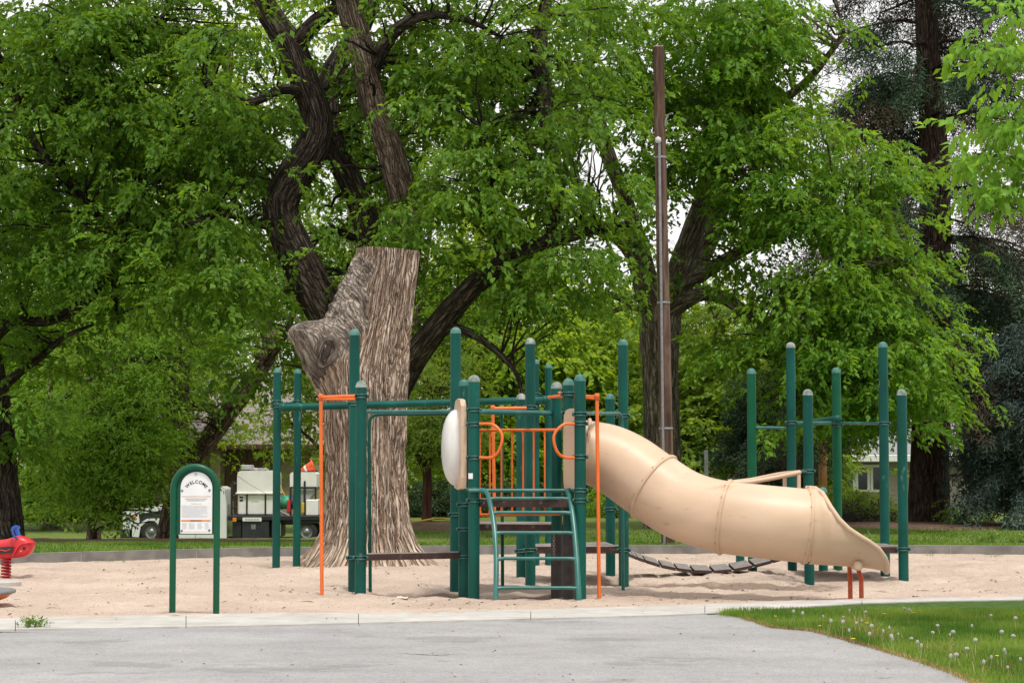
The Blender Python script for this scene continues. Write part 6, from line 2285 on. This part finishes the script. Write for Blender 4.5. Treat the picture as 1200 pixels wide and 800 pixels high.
# ------------------------------------------------------------------ litter, twigs
gpp = G(471.5, 698.5)
V, F = [], []
for i in range(9):
    for j in range(5):
        V.append((gpp.x - .065 + .13 * i / 8, gpp.y - .07 + .14 * j / 4, sand_z(gpp.x, gpp.y) + .008 + .022 * abs(mnoise.noise((i * .7, j * .9, 2))) + .006 * math.sin(i * .8)))
for i in range(8):
    for j in range(4):
        F.append((i * 5 + j, i * 5 + j + 1, i * 5 + j + 6, i * 5 + j + 5))
mb = MB().add(V, F)
o = mb.build('paper_scrap', M['white'])
sm = o.modifiers.new('thick', 'SOLIDIFY'); sm.thickness = .002
tag(o, 'crumpled white paper scrap on the sand below the balance plank', 'litter')
M['twig'] = mat('dry_twig', (0.11, 0.08, 0.055), (0.17, 0.12, 0.085), rough=.9)
proto = None
rg = random.Random(12)
for k, (x, y) in enumerate([(1167, 682), (1100, 690), (1128, 672), (1075, 697), (330, 686), (300, 705), (150, 692), (100, 683), (60, 712), (175, 709), (268, 678), (760, 703), (840, 700), (1180, 668), (360, 706), (20, 703), (126, 672), (385, 712), (585, 712), (870, 690)]):
    g = G(x, y)
    if proto is None:
        proto = MB().tube([(-.09, 0, .0), (-.03, .01, .012), (.04, -.006, .008), (.10, .012, .0)], [.006, .008, .007, .003], n=6).build('twig', M['twig'])
        o = proto
    else:
        o = proto.copy()
        COL.objects.link(o)
    o.location = (g.x, g.y, sand_z(g.x, g.y) + .004)
    o.rotation_euler = (0, 0, rg.uniform(0, 3.1))
    s = rg.uniform(.25, .7) * (1.6 if k == 0 else 1)
    o.scale = (s, s, s * .7)
    tag(o, 'dry brown twig lying on the pale sand' if k else 'longest dry twig on the sand at far right', 'twig', 'twigs on the sand')

# ------------------------------------------------------------------ grass blades
def blades(name, P, h, wd, m, lean=.5, seed=1, kind='stuff'):
    rng = np.random.default_rng(seed)
    n = len(P)
    a = rng.uniform(0, 2 * np.pi, n)
    H = h[0] + (h[1] - h[0]) * rng.random(n)
    d = np.stack([np.cos(a), np.sin(a), np.zeros(n)], -1)
    wv = np.stack([-np.sin(a), np.cos(a), np.zeros(n)], -1) * wd * .5
    ln = (lean * rng.random(n) * H)[:, None]
    V = np.zeros((n, 5, 3))
    V[:, 0] = P - wv
    V[:, 1] = P + wv
    mid = P + d * ln * .35 + np.stack([np.zeros(n), np.zeros(n), H * .6], -1)
    V[:, 2] = mid + wv * .8
    V[:, 3] = mid - wv * .8
    V[:, 4] = P + d * ln + np.stack([np.zeros(n), np.zeros(n), H], -1)
    idx = np.arange(n * 5).reshape(n, 5)
    F = np.concatenate([idx[:, [0, 1, 2, 3]], idx[:, [3, 2, 4, 4]]])
    t = np.repeat(np.clip(.5 * rng.random(n) + .45 + .75 * np.array([mnoise.noise((a_ * .9, b_ * .9, 12)) + .5 * mnoise.noise((a_ * 3, b_ * 3, 5)) for a_, b_ in P[:, :2]]) - .2, 0, 1), 5)
    # triangles as separate mesh faces: build with from mixed loops
    me = bpy.data.meshes.new(name)
    me.vertices.add(n * 5)
    me.vertices.foreach_set('co', V.astype(np.float32).ravel())
    quads = idx[:, [0, 1, 2, 3]].ravel()
    tris = idx[:, [3, 2, 4]].ravel()
    me.loops.add(n * 7)
    me.loops.foreach_set('vertex_index', np.concatenate([quads, tris]).astype(np.int32))
    me.polygons.add(n * 2)
    me.polygons.foreach_set('loop_start', np.concatenate([np.arange(n) * 4, n * 4 + np.arange(n) * 3]).astype(np.int32))
    me.update(calc_edges=True)
    at_ = me.attributes.new('tone', 'FLOAT', 'POINT')
    at_.data.foreach_set('value', t.astype(np.float32))
    me.materials.append(M[m])
    o = bpy.data.objects.new(name, me)
    COL.objects.link(o)
    return tag(o, kind=kind)


rg_st = np.random.default_rng(77)
rng = np.random.default_rng(5)
P = []
NB = 120000
X = rng.uniform(1.9, 7.5, NB * 3)
Yv = rng.uniform(9.5, 20.4, NB * 3)
eX = np.array([grass_edge_X(max(y, 10.0)) for y in np.linspace(9, 21, 400)])
edgeX = np.interp(Yv, np.linspace(9, 21, 400), eX)
topY = np.interp(X, np.linspace(1.5, 8, 80), [conc_near_Y(x) for x in np.linspace(1.5, 8, 80)])
jit = rng.normal(0, .035, NB * 3)
px = 600 + X / Yv * FPX
ok = (X > edgeX + jit) & (Yv < topY + jit * .7) & (px < 1260) & (Yv > 12.0)
dens = np.array([mnoise.noise((x * 1.3, y * 1.3, 3)) for x, y in zip(X[ok], Yv[ok])])
P = np.stack([X[ok], Yv[ok], np.full(ok.sum(), .012)], -1)
keep = rng.random(len(P)) < (.75 + .5 * dens)
P = P[keep]
blades('grass', P, (.025, .075), .0055, 'blade', seed=4)
STATS['grass'] = len(P)
# dry fringe of grass along the asphalt edge
M['blade_dry'] = leaf_mat('dry_blade', (0.20, 0.14, 0.06), (0.40, 0.31, 0.16), trans=.2)
k = 5000
Yf_ = rng.uniform(12, 19.6, k)
Xf = np.array([grass_edge_X(y) for y in Yf_]) + rng.normal(.0, .025, k)
blades('dry_grass_fringe', np.stack([Xf, Yf_, np.full(k, .006)], -1), (.01, .035), .006, 'blade_dry', lean=1.4, seed=9)
# old pale stalks standing and leaning among the dandelions
P_ = []
for x, y, kd in [(q[0], q[1], q[2]) for q in (
        (988, 728, 0), (996, 735, 0), (1004, 731, 0), (1012, 737, 0), (1020, 741, 0), (1030, 743, 0), (1040, 748, 0), (1046, 751, 0), (1100, 760, 0), (1112, 764, 0), (1130, 770, 0), (1082, 765, 0), (1178, 785, 0), (1155, 782, 0), (1005, 724, 0), (975, 733, 0))]:
    for q in range(14):
        g = G(x + rg_st.normal(0, 9), y + 6 + rg_st.normal(0, 4))
        P_.append((g.x, g.y, .012))
blades('dead_stalks', np.array(P_), (.06, .14), .006, 'blade_dry', lean=1.1, seed=14)
# lawn behind the kerb
k = 60000
pxs_ = rng.uniform(-30, 1230, k)
dd = rng.random(k) ** 1.7 * 9 + .02
P = np.zeros((k, 3))
cy = np.interp(pxs_, np.linspace(-100, 1300, 100), [curb_y(x) for x in np.linspace(-100, 1300, 100)])
P[:, 1] = cy + .24 + dd
P[:, 0] = (pxs_ - 600) / FPX * P[:, 1]
P[:, 2] = [tz(a, b) for a, b in zip(P[:, 0], P[:, 1])]
dn = np.array([mnoise.noise((x * .5, y * .5, 8)) for x, y in zip(P[:, 0], P[:, 1])])
P = P[rng.random(k) < (.42 + .9 * dn)]
blades('lawn_grass', P, (.025, .065), .013, 'blade_far', seed=6)

# dandelion seed heads: each a stem with a head
def dandelion(seed, bloom):
    rg_ = random.Random(seed)
    r = thing('dandelion', '', 'flower', (0, 0, 0))
    hgt = 1.0
    lean = Vector((rg_.uniform(-.25, .25), rg_.uniform(-.2, .2), 1.0))
    MB().tube([(0, 0, 0), lean * .5 + Vector((.03, 0, 0)), lean], .020, n=5).build('stem', M['stem'], r)
    if bloom:
        MB().lathe(lean - Vector((0, 0, .06)), [(.02, 0), (.13, .05), (.17, .12), (.09, .15), (0, .14)], n=10).build('flower_head', M['petal'], r)
    else:
        mb = MB()
        prof = [(.135 * math.sin(t), -.135 * math.cos(t)) for t in np.linspace(.1, math.pi - .05, 8)]
        mb.lathe(lean + Vector((0, 0, .06)), prof, n=12)
        o = mb.build('seed_head', M['seed'], r)
        for v in o.data.vertices:
            d = v.co - (lean + Vector((0, 0, .06)))
            v.co += d * .16 * mnoise.noise(v.co * 31)
    return r


protos = [dandelion(i, i == 3) for i in range(4)]
used = [False] * 4
heads = [(994, 715, 0), (990, 723, 1), (986, 728, 0), (1000, 730, 2), (1008, 727, 0), (1026, 733, 1), (1033, 739, 0), (1043, 745, 2), (1048, 747, 1), (1016, 742, 0), (964, 722, 0), (970, 727, 2), (944, 718, 1), (927, 716, 2), (1063, 714, 0), (1062, 713, 1), (1065, 748, 0), (1078, 752, 1), (1077, 756, 2), (1090, 741, 0), (1102, 733, 1), (1113, 740, 0), (1112, 744, 2), (1137, 733, 0), (1163, 721, 1), (1189, 724, 0), (1168, 740, 2), (1131, 760, 0), (1126, 767, 1), (1150, 775, 0), (1159, 770, 2), (1174, 761, 0), (1184, 782, 1), (1193, 772, 0), (1110, 768, 2), (1054, 743, 1), (1040, 735, 0), (998, 738, 1), (1013, 717, 2), (1192, 745, 1), (910, 722, 3), (962, 733, 3), (1038, 719, 3), (1069, 716, 3), (1072, 718, 3), (1018, 730, 3), (1170, 768, 3), (1002, 748, 3), (1180, 765, 1), (1142, 750, 2)]
rg = random.Random(4)
for x, y, kd in heads:
    hgt = rg.uniform(.10, .15) * (.55 if kd == 3 else 1)
    d = ray(x, y)
    t = (hgt * 1.05 - HC) / d.z
    p = Vector((0, 0, HC)) + d * t
    if not used[kd]:
        o = protos[kd]; used[kd] = True
    else:
        o = protos[kd].copy(); COL.objects.link(o)
        for ch in protos[kd].children:
            c = ch.copy(); COL.objects.link(c); c.parent = o
    o.location = (p.x, p.y, .01)
    s = hgt * .92
    wdt = .112 * rg.uniform(.55, 1.3)
    o.scale = (wdt, wdt, s)
    o.rotation_euler = (0, 0, rg.uniform(-.6, .6))
    o['category'] = 'flower'
    if kd == 3:
        tag(o, 'yellow dandelion bloom in the grass corner', 'flower', 'yellow dandelions')
    else:
        tag(o, 'white dandelion seed head on a pale stem in the grass corner', 'flower', 'dandelion seed heads')

# weeds at the walk's edge and by the kerb
def weed(x, y, w_, hgt, n, label, seed, leaf='weed', zb=.02, Y=None):
    rng_ = np.random.default_rng(seed)
    g = G(x, y) if Y is None else Vector(((x - 600) / FPX * Y, Y, 0))
    r = thing('weed', label, 'weed', (g.x, g.y, zb))
    spr = [make_spray(np.random.default_rng(seed + i), nl=14, L=.055, leaf=.032, wr=.5, droop=-.3, hang=-.2) for i in range(3)]
    P = np.stack([g.x + rng_.normal(0, w_ * .4, n), g.y + rng_.normal(0, w_ * .25, n), zb + rng_.random(n) * hgt * .5], -1)
    v, f, t = scatter(spr, P, rng_.uniform(0, 6.3, n), rng_.uniform(.5, 1.2, n) * hgt / .08, rng_.normal(-.6, .3, n), rng_.uniform(0, .4, n), rng_)
    mesh_np('foliage', v, f, M[leaf], r, attrs={'tone': t})


weed(38, 737, .10, .085, 34, 'small green weed tuft on the concrete walk, lower left', 21)
weed(54, 733, .10, .03, 9, 'flat trailing weed growing out of the walk joint', 22)
weed(1005, 636, .25, .14, 14, 'light green weed on the lawn between the right posts', 23, zb=.12, Y=35.0)
weed(1152, 634, .25, .16, 16, 'leafy weed behind the kerb at the right', 24, zb=.12, Y=35.2)
weed(1190, 634, .3, .18, 18, 'tall weed behind the kerb by the right edge', 25, zb=.12, Y=35.0)
weed(1070, 634, .18, .14, 10, 'weed beside the far right green post, behind the kerb', 26, zb=.12, Y=35.0)
weed(1163, 651, .25, .05, 10, 'low weed on the sand at the kerb foot, right', 27, zb=.0)
weed(1090, 651, .15, .05, 7, 'tiny weed on the sand at the kerb foot beside the far right post', 28, zb=.0)
weed(133, 658, .35, .05, 14, 'low weed patch at the kerb foot left of the sign', 29, zb=.0)
print('STATS', STATS, sum(STATS.values()))

# hairline cracks in the asphalt
M['crack'] = mat('crack_fill', (0.10, 0.085, 0.07), (0.16, 0.13, 0.10), rough=.95, scale=30)
def crack(pts, w0, seed):
    rg_ = random.Random(seed)
    L, R_ = [], []
    q = catmull([(*G(x, y), 0) for x, y in pts], .04)
    for i, p in enumerate(q):
        t = i / max(1, len(q) - 1)
        w_ = w0 * (.25 + math.sin(math.pi * t)) * rg_.uniform(.4, 1.2)
        o_ = rg_.uniform(-.006, .006)
        L.append((p[0], p[1] + o_ - w_, .0075)); R_.append((p[0], p[1] + o_ + w_, .0075))
    n = len(L)
    mb = MB().add(L + R_, [(i, i + 1, n + i + 1, n + i) for i in range(n - 1)], True)
    tag(mb.build('asphalt_crack', M['crack'], fixn=False), kind='structure')
crack([(462, 765.5), (490, 767), (512, 768), (540, 766.5), (548, 766)], .012, 1)
crack([(960, 726), (985, 741), (1010, 752)], .004, 2)
crack([(0, 754), (60, 753), (105, 755)], .004, 4)

# crumbs of bark, leaves and grit on the sand, the walk and the asphalt
M['crumb'] = leaf_mat('litter_crumb', (0.05, 0.035, 0.025), (0.26, 0.20, 0.14), trans=.0)
def crumbs(name, n, px0, px1, py0, py1, zf, size, seed, dens=None):
    rng = np.random.default_rng(seed)
    V, F, T = [], [], []
    k = 0
    while k < n:
        x, y = rng.uniform(px0, px1), rng.uniform(py0, py1)
        g = G(x, y)
        z = zf(x, y, g)
        if z is None:
            continue
        if dens and mnoise.noise((g.x * .8, g.y * .8, seed)) < rng.uniform(-.5, .4):
            continue
        s = size * (.4 + 1.3 * rng.random() ** 2)
        a = rng.uniform(0, 6.3)
        u = np.array([math.cos(a), math.sin(a), rng.normal(0, .25)]) * s
        w = np.array([-math.sin(a), math.cos(a), rng.normal(0, .25)]) * s * rng.uniform(.15, .6)
        c = np.array([g.x, g.y, z + .004])
        o = len(V)
        V += [c - u, c - w + [0, 0, s * .25], c + u, c + w + [0, 0, s * .35]]
        F.append((o, o + 1, o + 2, o + 3))
        T += [rng.random()] * 4
        k += 1
    ob = mesh_np(name, np.array(V), np.array(F), M['crumb'], attrs={'tone': np.array(T)})
    return tag(ob, kind='stuff')


def on_sand(x, y, g):
    if y > interp(SANDN, x) - 1.5 or y < interp(CURB, x) + 1:
        return None
    a_ = interp(SANDN, x) - y
    return sand_z(g.x, g.y) * min(1, a_ / 7)


def on_walk(x, y, g):
    if interp(SANDN, x) < y < interp(CONC, x):
        return .022
    if y > interp(CONC, x) + 1 and g.x < grass_edge_X(max(g.y, 10)) - .02:
        return .004
    return None


crumbs('sand_litter', 900, -40, 1240, 650, 728, on_sand, .020, 31, True)
crumbs('path_litter', 260, -20, 1200, 703, 805, on_walk, .010, 32)
